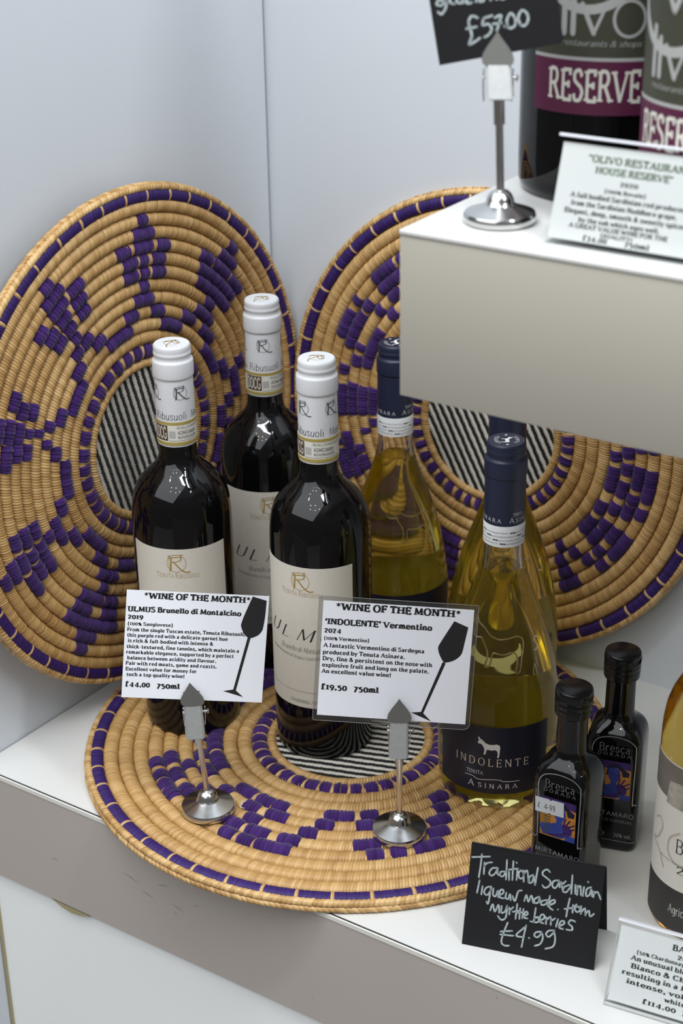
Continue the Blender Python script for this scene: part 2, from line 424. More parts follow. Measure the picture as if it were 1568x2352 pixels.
def text_polys(txt, style, smallcaps=None, track=0):
    """list of 2D polygons, cap height = 100, and the total width"""
    s = STYLES[style]; x = 0.0; polys = []; sl = s.get('slant', 0)
    for i, ch in enumerate(txt):
        if ch == ' ':
            x += 34 + track; continue
        k = 1.0
        if smallcaps and ch.isalpha() and ch.islower():
            ch = ch.upper(); k = smallcaps
        if ch not in GL:
            continue
        w_, st = glyph_strokes(ch)
        P = []
        wf = lambda t, d: s['wh'] + (s['wv'] - s['wh']) * abs(d[1]) ** 1.5
        for kind, pts in st:
            if kind == 'd':
                P.append(disc(pts[0][0], pts[0][1], s['wv'] * 0.62, 8))
            elif kind == 'c':
                P += ribbon(pts, wf, True)
            elif kind == 's':
                P += ribbon(pts, wf)
            else:
                (ax, ay), (bx, by) = pts[0], pts[-1]; dx, dy = bx - ax, by - ay
                diag = abs(dx) > 15 and abs(dy) > 15
                thin = diag and ((dy > 0) == (dx > 0)) and ch in 'AVWMNXYUvwxyK'
                ww = s['wh'] * 1.15 if thin else None
                if ch == '*' or (ch == '4' and diag):
                    ww = s['wh'] * .8
                if ch in 'NM' and abs(dx) < 15 and ax < 30:
                    ww = s['wh'] * 1.3
                P += ribbon(pts, (lambda t, d: ww) if ww else wf)
                if s['serif'] and abs(dy) > abs(dx) * 0.6:
                    for (px, py) in ((ax, ay), (bx, by)):
                        if py in (0, 100, 66, -28, 80) and not (ch in 'AM' and py == 100) and not (ch in 'VWvw' and py == 0) and not (ch in 'N' and py == 0 and px > 50) and ch not in "!*(),'":
                            hw = (ww or s['wv']) / 2 + s['serif']; h = s['sh']
                            y0, y1 = (py, py + h) if py in (0, -28) else (py - h, py)
                            l = hw if not (ch in 'bdhiklmnprtu' and py in (66, 100)) else hw
                            r_ = hw if not (ch in 'bdhiklmnprtu' and py in (66, 100)) else (ww or s['wv']) / 2
                            P.append([(px - l, y0), (px + r_, y0), (px + r_, y1), (px - l, y1)])
                elif s['serif'] and ch in 'EFLTZz' and abs(dx) > 20:
                    ends = [(bx, by)] if ch in 'EFL' else [(ax, ay), (bx, by)]
                    for (px, py) in ends:
                        h = s['serif'] * 1.3; vt = s['sh'] * 1.1
                        if py == 100 or (py == 66):
                            P.append([(px - vt, py - h - 6), (px + vt, py - h - 6), (px + vt, py + s['wh'] / 2), (px - vt, py + s['wh'] / 2)])
                        elif py == 0:
                            P.append([(px - vt, -s['wh'] / 2), (px + vt, -s['wh'] / 2), (px + vt, h + 6), (px - vt, h + 6)])
                        else:
                            P.append([(px - vt, py - h), (px + vt, py - h), (px + vt, py + h), (px - vt, py + h)])
        for q in P:
            polys.append([(x + k * (a + sl * b), k * b) for a, b in q])
        x += w_ * k + s['gap'] + track + (s['wv'] * 0.25)
    return polys, max(x - s['gap'] - track, 1)


def lay(txt, style, x0, x1, y, h, **kw):
    polys, W = text_polys(txt, style, **kw); sx_ = (x1 - x0) / W; sy_ = h / 100
    return [[(x0 + a * sx_, y + b * sy_) for a, b in q] for q in polys]


def layc(txt, style, xc, y, h, aspect=1.0, **kw):
    polys, W = text_polys(txt, style, **kw); sx_ = h / 100 * aspect
    return [[(xc + (a - W / 2) * sx_, y + b * h / 100) for a, b in q] for q in polys]


def stroke(pts, w0, smooth=True, taper=False, closed=False):
    p = catmull(pts) if smooth and len(pts) > 2 else pts
    q = ribbon(p, (lambda t, d: w0 * (0.35 + 0.65 * math.sin(math.pi * min(max(t, .08), .92)))) if taper else (lambda t, d: w0), closed)
    if not taper and not closed:
        q += [disc(*p[0], w0 / 2, 8), disc(*p[-1], w0 / 2, 8)]
    return q


def fine_tris(poly, step):
    """triangles of a polygon, split until they are small enough to follow a curve"""
    from mathutils.geometry import tessellate_polygon
    P = [Vector((a, b, 0)) for a, b in poly]
    out = []; stack = [tuple((P[i].x, P[i].y) for i in t) for t in tessellate_polygon([P])]
    while stack:
        t = stack.pop(); d = [math.dist(t[k], t[(k + 1) % 3]) for k in range(3)]; k = d.index(max(d))
        if d[k] <= step:
            a, b, c = t
            if (b[0] - a[0]) * (c[1] - a[1]) - (b[1] - a[1]) * (c[0] - a[0]) < 0:
                t = (a, c, b)
            out.append(t); continue
        a, b, c = t[k], t[(k + 1) % 3], t[(k + 2) % 3]; m_ = ((a[0] + b[0]) / 2, (a[1] + b[1]) / 2)
        stack += [(a, m_, c), (m_, b, c)]
    return out


def emit(name, polys, fn, material, parent, step=None):
    v = []; f = []
    for q in polys:
        ext = max(max(a for a, b in q) - min(a for a, b in q), max(b for a, b in q) - min(b for a, b in q))
        parts = fine_tris(q, step or 3.0) if ((step and ext > step * 1.3) or len(q) > 12) else [q]
        for t_ in parts:
            n = len(v); v += [fn(a, b) for a, b in t_]; f.append(tuple(range(n, n + len(t_))))
    return link_mesh(name, v, f, material, parent)


def on_cyl(r, a0, z0=0.0, off=0.12):
    """map (u, v) of a label onto a cylinder of radius r, centred on angle a0 (degrees)"""
    R = r + off; A = math.radians(a0)
    return lambda u, v: (R * math.cos(A + u / R), R * math.sin(A + u / R), z0 + v)


def cyl_patch(name, r, a0, half_deg, z0, z1, material, parent, thick=0.12, nseg=40, zlow=None, zhigh=None):
    """curved label with real thickness"""
    v = []; f = []
    for i in range(nseg + 1):
        t = -half_deg + 2 * half_deg * i / nseg; A = math.radians(a0 + t)
        za = z0 if zlow is None else zlow(t); zb = z1 if zhigh is None else zhigh(t)
        for R in (r + 0.02, r + thick):
            v += [(R * math.cos(A), R * math.sin(A), za), (R * math.cos(A), R * math.sin(A), zb)]
    for i in range(nseg):
        b = 4 * i; c = b + 4
        f += [(b + 2, c + 2, c + 3, b + 3), (b + 1, b + 3, c + 3, c + 1), (b, c, c + 2, b + 2), (b, b + 1, c + 1, c)]
    f += [(0, 2, 3, 1), (4 * nseg, 4 * nseg + 1, 4 * nseg + 3, 4 * nseg + 2)]
    return link_mesh(name, v, f, material, parent, smooth=40)


def rt_logo(x, y, r, wt=1.0):
    """ring with a sketched letter R and crossing lines"""
    T = lambda pts: [(x + a * r, y + b * r) for a, b in pts]
    q = []
    q += stroke(T([(math.cos(a), math.sin(a)) for a in np.linspace(0, 2 * math.pi, 33)]), 0.055 * r * wt, False, closed=True)
    q += stroke(T([(-.52, .62), (-.56, 0), (-.62, -.82)]), .17 * r * wt)
    q += stroke(T([(-.95, .78), (0, .98), (.72, .96)]), .06 * r * wt)
    q += stroke(T([(-.8, .62), (0, .72), (.55, .72)]), .11 * r * wt)
    q += stroke(T([(.52, .74), (.5, .5), (.1, .22), (-.45, .1)]), .09 * r * wt)
    q += stroke(T([(-.3, .2), (.2, -.42), (.62, -.86), (1.0, -1.04), (1.38, -1.0)]), .14 * r * wt)
    q += stroke(T([(.5, 1.15), (.48, .2)]), .05 * r * wt)
    q += stroke(T([(-.7, 1.0), (-.78, 0), (-.72, -1.08)]), .05 * r * wt)
    return q


DONKEY = [(567, 380), (577, 400), (600, 412), (625, 437), (655, 448), (690, 446), (720, 440), (742, 450), (748, 475), (745, 500), (742, 540), (738, 570), (724, 570), (728, 530), (722, 505), (705, 495), (680, 503), (655, 500), (635, 500), (630, 530), (622, 550), (608, 548), (616, 520), (614, 490), (600, 465), (590, 450), (575, 452), (560, 447), (558, 435), (568, 420), (563, 405), (560, 392)]


def donkey(xc, yc, width):
    k = width / 190.0
    return [(xc + (a - 653) * k, yc - (b - 475) * k) for a, b in DONKEY]


# ------------------------------------------------------------------ the setting
def structure(o):
    o['kind'] = 'structure'; return o


m = MB(); m.prism([(-236.4, -187), (-221.1, 213.5), (-276, 213.5), (-276, -187)], -700, 1250)
structure(m.build('wall_left', MT['wall']))
m = MB(); m.box(-276, 1300, 217, 257, -700, 1250); structure(m.build('wall_back', MT['wall']))
m = MB(); m.box(-1200, 2200, -2600, 400, -720, -700); structure(m.build('floor', MT['floor']))

# ------------------------------------------------------------------ display shelf
sh = thing('display_shelf', 'long white topped display shelf with beige front board under the wine bottles', 'shelf', (0, 0, 0))
XL, XR = -235.0, 1250.0
poly = [(XL, -186), (XR, -186), (XR, 217), (-221.2, 217)]
m = MB(); m.prism(poly, -14, 0); m.build('shelf_top', MT['top'], sh)
m = MB(); m.box(XL, XR, -187.4, -186.0, -4.2, -0.25, 0.3); m.build('edge_strip', MT['edge'], sh)['label'] = 'pale rounded edge strip'
m = MB(); m.box(XL, XR, -186.35, -185.1, -0.3, 0.06); m.build('edge_seam', MT['seam'], sh)['label'] = 'thin dark seam along the front edge'
m = MB(); m.box(XL, XR, -187.0, -168, -103, -4.4); m.build('front_board', MT['fascia'], sh)['label'] = 'beige grey front board'
for (a, b) in [((-163.4, -61.0), (-156.2, -60.0)), ((-86.6, -43.0), (-71.5, -47.7)), ((-69.1, -53.2), (-57.8, -55.8)), ((-52.8, -40.8), (-42.5, -37.9)), ((-39.5, -53.5), (-28.5, -56.1)), ((-38.1, -59.3), (-35.5, -62.8)), ((-18.5, -45.7), (-12.8, -44.4)), ((88.9, -82.0), (89.6, -83.2)), ((239, -9.8), (239.4, -12.0))]:
    q = ribbon([a, ((a[0] + b[0]) / 2, (a[1] + b[1]) / 2 + .3), b], lambda t, d: 0.55 * (1 - abs(2 * t - 1) * .7))
    m = MB()
    for p in q:
        m.add([(x, -187.06, z) for x, z in p], [(0, 1, 2, 3)])
    m.build('scuff_mark', MT['scuff'], sh)['label'] = 'small dark scuff on the front board'
sag = [(-168.5, -102.4), (-166.2, -103.6), (-157.7, -107.2), (-147.9, -108.6), (-139.0, -107.6), (-129.8, -104.8), (-125.2, -102.4)]
m = MB(); m.prism(sag, -187.0, -182.5, fn=lambda x, y, z: (x, z, y)); m.build('loose_edge', MT['yellowed'], sh)['label'] = 'loose yellowed edge sagging below the front board'
m = MB(); m.box(-233.2, XR, -184.2, -166, -690, -103.2); m.build('lower_panel', MT['panel'], sh)['label'] = 'white panel below the shelf'
m = MB(); m.box(-235.2, -233.25, -186.2, -166, -690, -116, 0.3); m.build('panel_edge', MT['yellowed'], sh)['label'] = 'worn edge band of the white panel'

# upper box shelf fixed to the back wall
bx = thing('wall_box_shelf', 'white topped box shelf with cream front on the wall, holding the large bottles', 'shelf', (164.2, 217, 403.8))
def bxl(x, y, z):
    return (x - 164.2, y - 217, z - 403.8)
m = MB(); a = bxl(164.6, -189.6, 403.8); b = bxl(580, 217, 499.0); m.box(a[0], b[0], a[1], b[1], a[2], b[2], 0.6); m.build('box_body', MT['boxfront'], bx, smooth=30)
m = MB(); a = bxl(164.2, -190.2, 499.1); b = bxl(580.4, 217, 502.3); m.box(a[0], b[0], a[1], b[1], a[2], b[2], 0.9); m.build('box_top', MT['top'], bx, smooth=50)['label'] = 'white top board'

# ------------------------------------------------------------------ coiled straw mats
FLAT = [(2, -147.8, -136.3), (3, -145.9, -143.3), (5, -137.9, -131.3), (6, -135.3, -131.0), (6, -128.7, -125.1), (5, -128.4, -122.2), (3, -137.2, -130.8), (4, -131.6, -126.6), (2, -134.5, -126.8), (3, -127.4, -119.5), (2, -126.4, -121.3), (3, -123.7, -119.0), (6, -124.1, -120.1), (6, -119.7, -114.6), (5, -119.1, -112.3), (4, -116.3, -110.0), (3, -111.2, -105.5), (2, -108.1, -97.9), (3, -97.3, -91.1), (2, -96.4, -89.2), (2, -88.7, -81.9), (3, -87.6, -79.3), (4, -92.7, -86.7), (5, -96.4, -90.1), (6, -94.2, -89.7), (5, -88.4, -81.1), (6, -88.1, -83.7), (6, -82.8, -76.6), (5, -78.0, -71.4), (6, -77.1, -72.7), (4, -73.1, -67.3), (3, -68.6, -64.1), (2, -66.7, -61.1), (2, -66.9, -55.0), (3, -68.9, -62.3), (4, -72.8, -67.6), (5, -77.4, -71.6), (2, -52.8, -45.8), (3, -54.6, -48.1), (5, -55.7, -48.1), (6, -52.3, -48.0), (6, -45.9, -42.0), (6, -39.6, -35.8), (6, -36.1, -31.2), (5, -33.5, -27.1), (4, -31.2, -27.5), (4, -27.7, -23.2), (3, -25.3, -19.9), (2, -23.2, -15.1)]
LEFT = [(1, -12.7, -0.8), (1, 18.8, 37.0), (1, 57.8, 73.9), (1, 94.1, 112.2), (1, 132.1, 149.6), (1, 171.4, 177.6), (2, -3.5, 3.5), (2, 11.2, 21.9), (2, 33.5, 44.6), (2, 50.2, 59.7), (2, 72.5, 81.3), (2, 89.4, 97.9), (2, 111.0, 118.8), (2, 126.7, 135.0), (2, 147.8, 155.2), (2, 163.8, 169.9), (3, 0.2, 6.4), (3, 5.0, 14.0), (3, 39.4, 46.8), (3, 45.7, 52.7), (3, 79.7, 85.4), (3, 85.4, 90.9), (3, 116.4, 122.7), (3, 123.3, 128.9), (3, 153.8, 157.9), (3, 160.9, 164.3), (4, 11.2, 16.6), (4, 42.9, 48.9), (4, 82.5, 87.1), (4, 120.7, 124.8), (4, 157.3, 160.1), (5, 35.7, 43.8), (5, 43.1, 49.7), (5, 49.3, 56.8), (5, 74.2, 80.6), (5, 82.5, 86.6), (5, 87.8, 94.4), (5, 112.2, 117.8), (5, 119.9, 125.0), (5, 125.9, 131.5), (5, 149.5, 154.8), (5, 157.4, 160.2), (5, 162.3, 167.3), (6, 36.4, 43.5), (6, 43.5, 50.1), (6, 50.0, 57.5), (6, 74.9, 80.7), (6, 83.0, 86.5), (6, 87.7, 94.0), (6, 111.4, 117.8), (6, 119.6, 125.4), (6, 126.4, 132.1), (6, 149.9, 154.9), (6, 155.8, 161.8), (6, 162.2, 167.4), (7, 34.9, 42.0), (7, 43.0, 51.3), (7, 52.4, 58.8), (7, 73.4, 78.8), (7, 80.9, 88.4), (7, 90.4, 96.1), (7, 110.4, 116.7), (7, 118.2, 125.9), (7, 128.4, 133.5), (7, 147.8, 153.1), (7, 155.5, 162.0), (7, 162.4, 169.8), (8, 42.4, 50.5), (8, 80.6, 88.6), (8, 117.4, 125.5), (8, 155.5, 161.7), (9, 44.6, 48.5), (9, 83.1, 86.5), (9, 119.3, 123.1), (1, -148.8, -130.4), (1, 170.4, 189.5), (2, -173.2, -165.1), (2, -156.9, -147.0), (2, -135.7, -125.9), (2, -118.5, -107.7), (3, -167.5, -161.6), (3, -161.6, -154.0), (3, -129.3, -123.3), (3, -123.2, -116.8), (4, -164.8, -160.0), (4, -125.9, -121.0), (5, -171.5, -165.2), (5, -163.7, -159.0), (5, -159.5, -150.7), (5, -133.9, -121.8), (5, -120.7, -114.1), (6, -171.7, -164.9), (6, -163.6, -159.4), (6, -158.3, -152.1), (6, -134.7, -126.0), (6, -121.0, -113.5), (7, -171.6, -166.5), (7, -165.0, -158.8), (7, -157.3, -149.2), (7, -136.1, -128.5), (7, -128.8, -119.7), (7, -119.5, -112.3), (8, -165.3, -158.5), (8, -128.6, -120.6), (9, -163.4, -159.2), (9, -126.8, -122.8)]
RIGHT = [(3, -52.9, -48.7), (3, -38.0, -29.2), (3, -26.6, -20.6), (3, -15.4, -4.5), (3, -2.0, 2.3), (4, -56.4, -51.9), (4, -49.2, -44.7), (4, -38.7, -31.5), (4, -30.9, -26.5), (4, -23.4, -18.2), (4, -15.4, -8.9), (4, -6.1, -1.6), (4, 0.4, 4.7), (5, -57.3, -52.1), (5, -46.4, -41.9), (5, -40.4, -36.1), (5, -33.1, -26.4), (5, -22.0, -16.7), (5, -16.1, -12.2), (5, -10.1, -1.5), (5, 3.4, 5.2), (6, -59.4, -51.3), (6, -43.1, -39.1), (6, -36.9, -26.4), (6, -19.5, -15.4), (6, -13.2, -2.1), (3, -172.0, -168.6), (3, 174.0, 186.3), (4, -167.7, -165.4), (4, 137.4, 141.9), (4, 148.7, 156.0), (4, 154.1, 162.2), (4, 162.0, 166.7), (4, 174.7, 186.8), (5, -161.5, -158.2), (5, 130.8, 136.6), (5, 141.0, 144.7), (5, 158.8, 161.4), (5, 163.5, 168.0), (5, 174.6, 187.2), (6, -166.4, -162.3), (6, -163.4, -159.3), (6, 127.1, 137.7), (6, 143.0, 147.1), (6, 148.3, 158.5), (6, 158.3, 162.4), (6, 168.9, 172.5), (6, 176.3, 187.5), (7, 124.1, 126.0), (7, 127.4, 137.2), (7, 145.3, 147.8), (7, 150.5, 160.6)]
# the far sides of the pattern carry on round the mats
FLAT = FLAT + [(k, a + 135, b + 135) for k, a, b in FLAT] + [(k, a + 268, b + 268) for k, a, b in FLAT if a < -60]
LEFT = LEFT + [(k, a - 90, b - 90) for k, a, b in LEFT if 38 < a < 92 and a - 90 < -14]
RIGHT = RIGHT + [(k, a + 63, b + 63) for k, a, b in RIGHT if -60 < a < 5] + [(k, a + 122, b + 122) for k, a, b in RIGHT if -60 < a < -1] + [(k, a + 72, b + 72) for k, a, b in RIGHT if a > 124]


def grid_faces(n, m, wrap):
    """faces of an n x m vertex grid (n along the coil, m around the profile)"""
    i = np.arange(n if wrap else n - 1); j = np.arange(m - 1)
    I, J = np.meshgrid(i, j, indexing='ij'); I2 = (I + 1) % n
    return np.stack([I * m + J, I2 * m + J, I2 * m + J + 1, I * m + J + 1], -1).reshape(-1, 4)


def coil(rc, a, b, z0, pitch, per, depth, ang=None, prof=11, lo=-0.12, skew=0.0, fuzz=0.0, tone_amp=0.5, base_tone=0.5):
    """stitched coil: an elliptic tube (half-width a, half-height b) wrapped with straw or yarn"""
    full = ang is None
    t0, t1 = (0, 2 * math.pi) if full else (math.radians(ang[0]), math.radians(ang[1]))
    ns = max(2, int(round(rc * (t1 - t0) / pitch)))
    n = ns * per + (0 if full else 1)
    k = np.arange(n); ph = (k % per) / per; idx = np.minimum(k // per, ns - 1)
    th = t0 + (t1 - t0) * k / (ns * per)
    pf = np.linspace(math.pi * (1 + abs(lo)) if lo < 0 else math.pi, math.pi * lo, prof)
    bump = -depth * (np.abs(2 * ph - 1) ** 3)
    wob = rng.normal(0, 0.10, ns)[idx] * (1 if fuzz == 0 else 2.0)
    end = np.ones(n)
    if not full:
        s_ = np.minimum(k, n - 1 - k) / max(1, per * 0.9); end = np.clip(0.80 + 0.20 * s_, 0.80, 1.0)
    rr = (1 + 0 * k)[:, None]
    aa = (a + bump + wob)[:, None] * end[:, None]; bb = (b + bump + wob)[:, None] * end[:, None]
    if fuzz:
        nz = rng.normal(0, fuzz, (n, prof)); aa = aa + nz; bb = bb + nz
    R = rc + aa * np.cos(pf)[None, :]
    TH = th[:, None] + skew * (pf[None, :] - math.pi / 2) * pitch / rc
    Z = z0 + bb * np.sin(pf)[None, :]
    V = np.stack([R * np.cos(TH), R * np.sin(TH), Z], -1).reshape(-1, 3)
    tn = base_tone + tone_amp * (rng.random(ns)[idx] - 0.5) + 0 * rr[:, 0]
    if full:   # slow drift of colour along the coil
        ln = rng.normal(0, 0.10, 13); tn = tn + np.interp((th / (2 * math.pi) * 13) % 13, np.arange(14), np.r_[ln, ln[:1]])
    T = np.repeat(tn[:, None], prof, 1).reshape(-1)
    return V, grid_faces(n, prof, full), T


class NB:
    def __init__(s):
        s.V = []; s.F = []; s.T = []; s.n = 0

    def add(s, VFT):
        V, F, T = VFT; s.V.append(V); s.F.append(F + s.n); s.T.append(T); s.n += len(V)

    def build(s, name, material, parent):
        return link_mesh(name, np.vstack(s.V), np.vstack(s.F), material, parent, smooth=180, tone=np.clip(np.concatenate(s.T), 0, 1))




def make_mat(name, label, pattern, scale, stripe_deg, ring_step, ring_gap, mw, P0, PITCH, NC):
    root = bpy.data.objects.new(name, None); col.objects.link(root); root.empty_display_size = .05
    root['label'] = label; root['category'] = 'mat'; root['group'] = 'round coiled straw mats with purple pattern'
    root.matrix_world = mw @ Matrix.Scale(scale, 4)
    body = NB()
    for k in range(NC):
        body.add(coil(P0 + PITCH * (k + .5), PITCH * .505, 4.6, 6.0, 2.3, 5, 0.65, skew=0.35))
    body.add(coil(P0 - 16.0, 4.1, 4.2, 6.2, 2.3, 5, 0.7, skew=0.3))
    body.add(coil(P0 - 6.1, 6.3, 4.1, 6.0, 2.4, 5, 0.7, skew=0.3))
    nb_ = 96; A = np.linspace(0, 2 * math.pi, nb_, endpoint=False)       # closed underside
    V = np.concatenate([[[0, 0, 1.2]], np.stack([212 * np.cos(A), 212 * np.sin(A), 0 * A + 1.2], -1)])
    V2 = np.concatenate([[[0, 0, 4.5]], np.stack([212 * np.cos(A), 212 * np.sin(A), 0 * A + 4.5], -1)])
    i = np.arange(nb_); j = (i + 1) % nb_
    F = np.stack([0 * i, j + 1, i + 1, 0 * i], -1)
    body.build('coiled_body', MT['straw'], root)
    me = MB(); me.lathe([(0, 1.0), (211, 1.0), (211, 5.0), (0, 5.0)], 96); me.build('base_layer', MT['straw'], root, smooth=30)
    # rim: two wrapped coils on the outside
    rim = NB()
    rim.add(coil(211.2, 3.0, 3.0, 7.0, 3.6, 6, 0.55, prof=13, lo=-0.4, skew=0.25, base_tone=.55, tone_amp=.8))
    rim.add(coil(212.0, 3.3, 2.7, 2.9, 4.2, 6, 0.6, prof=13, lo=-0.45, skew=-0.4, base_tone=.45, tone_amp=.8))
    rim.build('rim_binding', MT['straw'], root)
    band = NB(); band.add(coil(204.9, 5.3, 3.6, 6.9, 1.15, 4, 0.28, lo=0.0, tone_amp=.8))
    band.build('purple_band', MT['ribbon'], root)['label'] = 'purple thread wrapped band at the rim'
    wr = NB(); wr.add(coil(205.0, 6.0, 4.15, 6.9, 1.6, 3, 0.2, ang=(0, .95), lo=0.0, base_tone=.6))
    tie = wr.build('rim_tie', MT['straw'], root); tie['label'] = 'straw strip tying the purple band'
    for q in range(1, 48):
        c = tie.copy(); col.objects.link(c); c.parent = root; c.rotation_euler = (0, 0, math.radians(7.5 * q + rng.normal(0, .5)))
    yb = NB()
    for k, a0, a1 in pattern:
        yb.add(coil(P0 + PITCH * (k + .5), PITCH * .57, 6.3, 6.0, 3.0, 5, 0.8, ang=(a0 - .3, a1 + .3), lo=-0.02, fuzz=0.17, tone_amp=.8))
    a = 0.0
    while a < 359:
        st = ring_step * (0.9 + .2 * rng.random())
        yb.add(coil(P0 - 6.1, 6.9, 5.4, 6.0, 2.9, 5, 0.8, ang=(a, min(a + st - ring_gap, 359.6)), lo=-0.02, fuzz=0.17, tone_amp=.8)); a += st
    yb.build('yarn_pattern', MT['yarn'], root)['label'] = 'purple yarn stitched pattern'
    # striped centre
    n = 200; g = np.linspace(-67, 67, n); X, Y = np.meshgrid(g, g, indexing='ij'); c, s_ = math.cos(math.radians(stripe_deg)), math.sin(math.radians(stripe_deg))
    u = X * c + Y * s_; v = -X * s_ + Y * c
    v = v + .16 * np.sin(u * .75 + np.floor(v / 7.4) * 1.7) + .18 * np.sin(u * .21 + np.floor(v / 7.4) * 2.9)
    ph = (v / 7.4) % 1.0
    twist = 0.35 * np.sin(u * 1.9 + ph * 8)
    stripe = 1 / (1 + np.exp(-(np.cos(2 * math.pi * ph) - .12 + .10 * np.sin(u * 1.9 + 1.3)) * 7))
    Z = 6.2 + 1.0 * np.abs(np.cos(2 * math.pi * ph)) ** .6 + .25 * twist
    V = np.stack([X, Y, Z], -1).reshape(-1, 3); F = grid_faces(n, n, False)
    cen = V[F].mean(1); F = F[np.hypot(cen[:, 0], cen[:, 1]) < P0 - 18.5]
    used = np.unique(F); mp = np.full(len(V), -1); mp[used] = np.arange(len(used))
    link_mesh('striped_center', V[used], mp[F], MT['stripes'], root, smooth=180, tone=stripe.reshape(-1)[used])['label'] = 'black and white striped woven centre'
    return root


def frame(c, az, tilt):
    a = math.radians(az); b = math.radians(tilt)
    N = Vector((math.cos(a) * math.cos(b), math.sin(a) * math.cos(b), math.sin(b))); E1 = Vector((-math.sin(a), math.cos(a), 0)); E2 = N.cross(E1)
    m_ = Matrix((E1, E2, N)).transposed().to_4x4(); m_.translation = (Vector(c) - N * 10.3) * S
    return m_


make_mat('straw_mat', 'round straw mat with purple pattern lying flat under the bottles and card stands', FLAT, 1.0, 18.6, 9.0, 1.0, Matrix.Translation((0, 0, 0.0)), 80.0, 11.98, 10)
make_mat('straw_mat', 'round straw mat with purple pattern leaning on the left wall behind the red wine bottles', LEFT, 204 / 210, -74.9, 9.6, 1.3, frame((-199.5, 8.1, 222.5), -1.73, 1.75), 82.4, 10.83, 11)
make_mat('straw_mat', 'round purple patterned straw mat leaning on the back wall, partly behind the box shelf', RIGHT, 198.7 / 210, -60.5, 8.6, 2.2, frame((10, 201.6, 209.5), -90, 2.4), 84.0, 11.5, 10)
MATZ = 10.6

# ------------------------------------------------------------------ red wine bottles
RED = [(0, 3), (30, 2), (35.2, 0), (37.6, 1.4), (38.7, 5), (38.9, 12), (39.2, 60), (39.4, 150), (39.4, 178), (39.1, 190), (38.2, 199), (36.6, 206), (34.2, 211.5), (31, 216.5), (27, 221), (22.5, 225.2), (18.8, 229), (16.2, 232.8), (14.9, 237), (14.5, 244), (14.2, 250), (12.8, 254), (12.8, 320), (0, 321)]


def cap_profile(r, top, low):
    return [(r - .2, low), (r + .05, low + .2), (r - .15, low + 40), (r - .35, top - 29), (r - .5, top - 26), (r + .1, top - 25.5), (r + .45, top - 24.7), (r + .55, top - 23.8), (r + .55, top - 13.4), (r + .4, top - 12.6), (r - .1, top - 12.0), (r - .9, top - 11.3), (r - 1.15, top - 10.4), (r - 1.15, top - 8.6), (r - .75, top - 7.9), (r - .6, top - 7.0), (r - .75, top - 6.0), (r - 1.1, top - 5.3), (r - 1.0, top - 4.4), (r - 1.0, top - 1.9), (r - 1.3, top - .7), (r - 2.1, top), (0, top)]


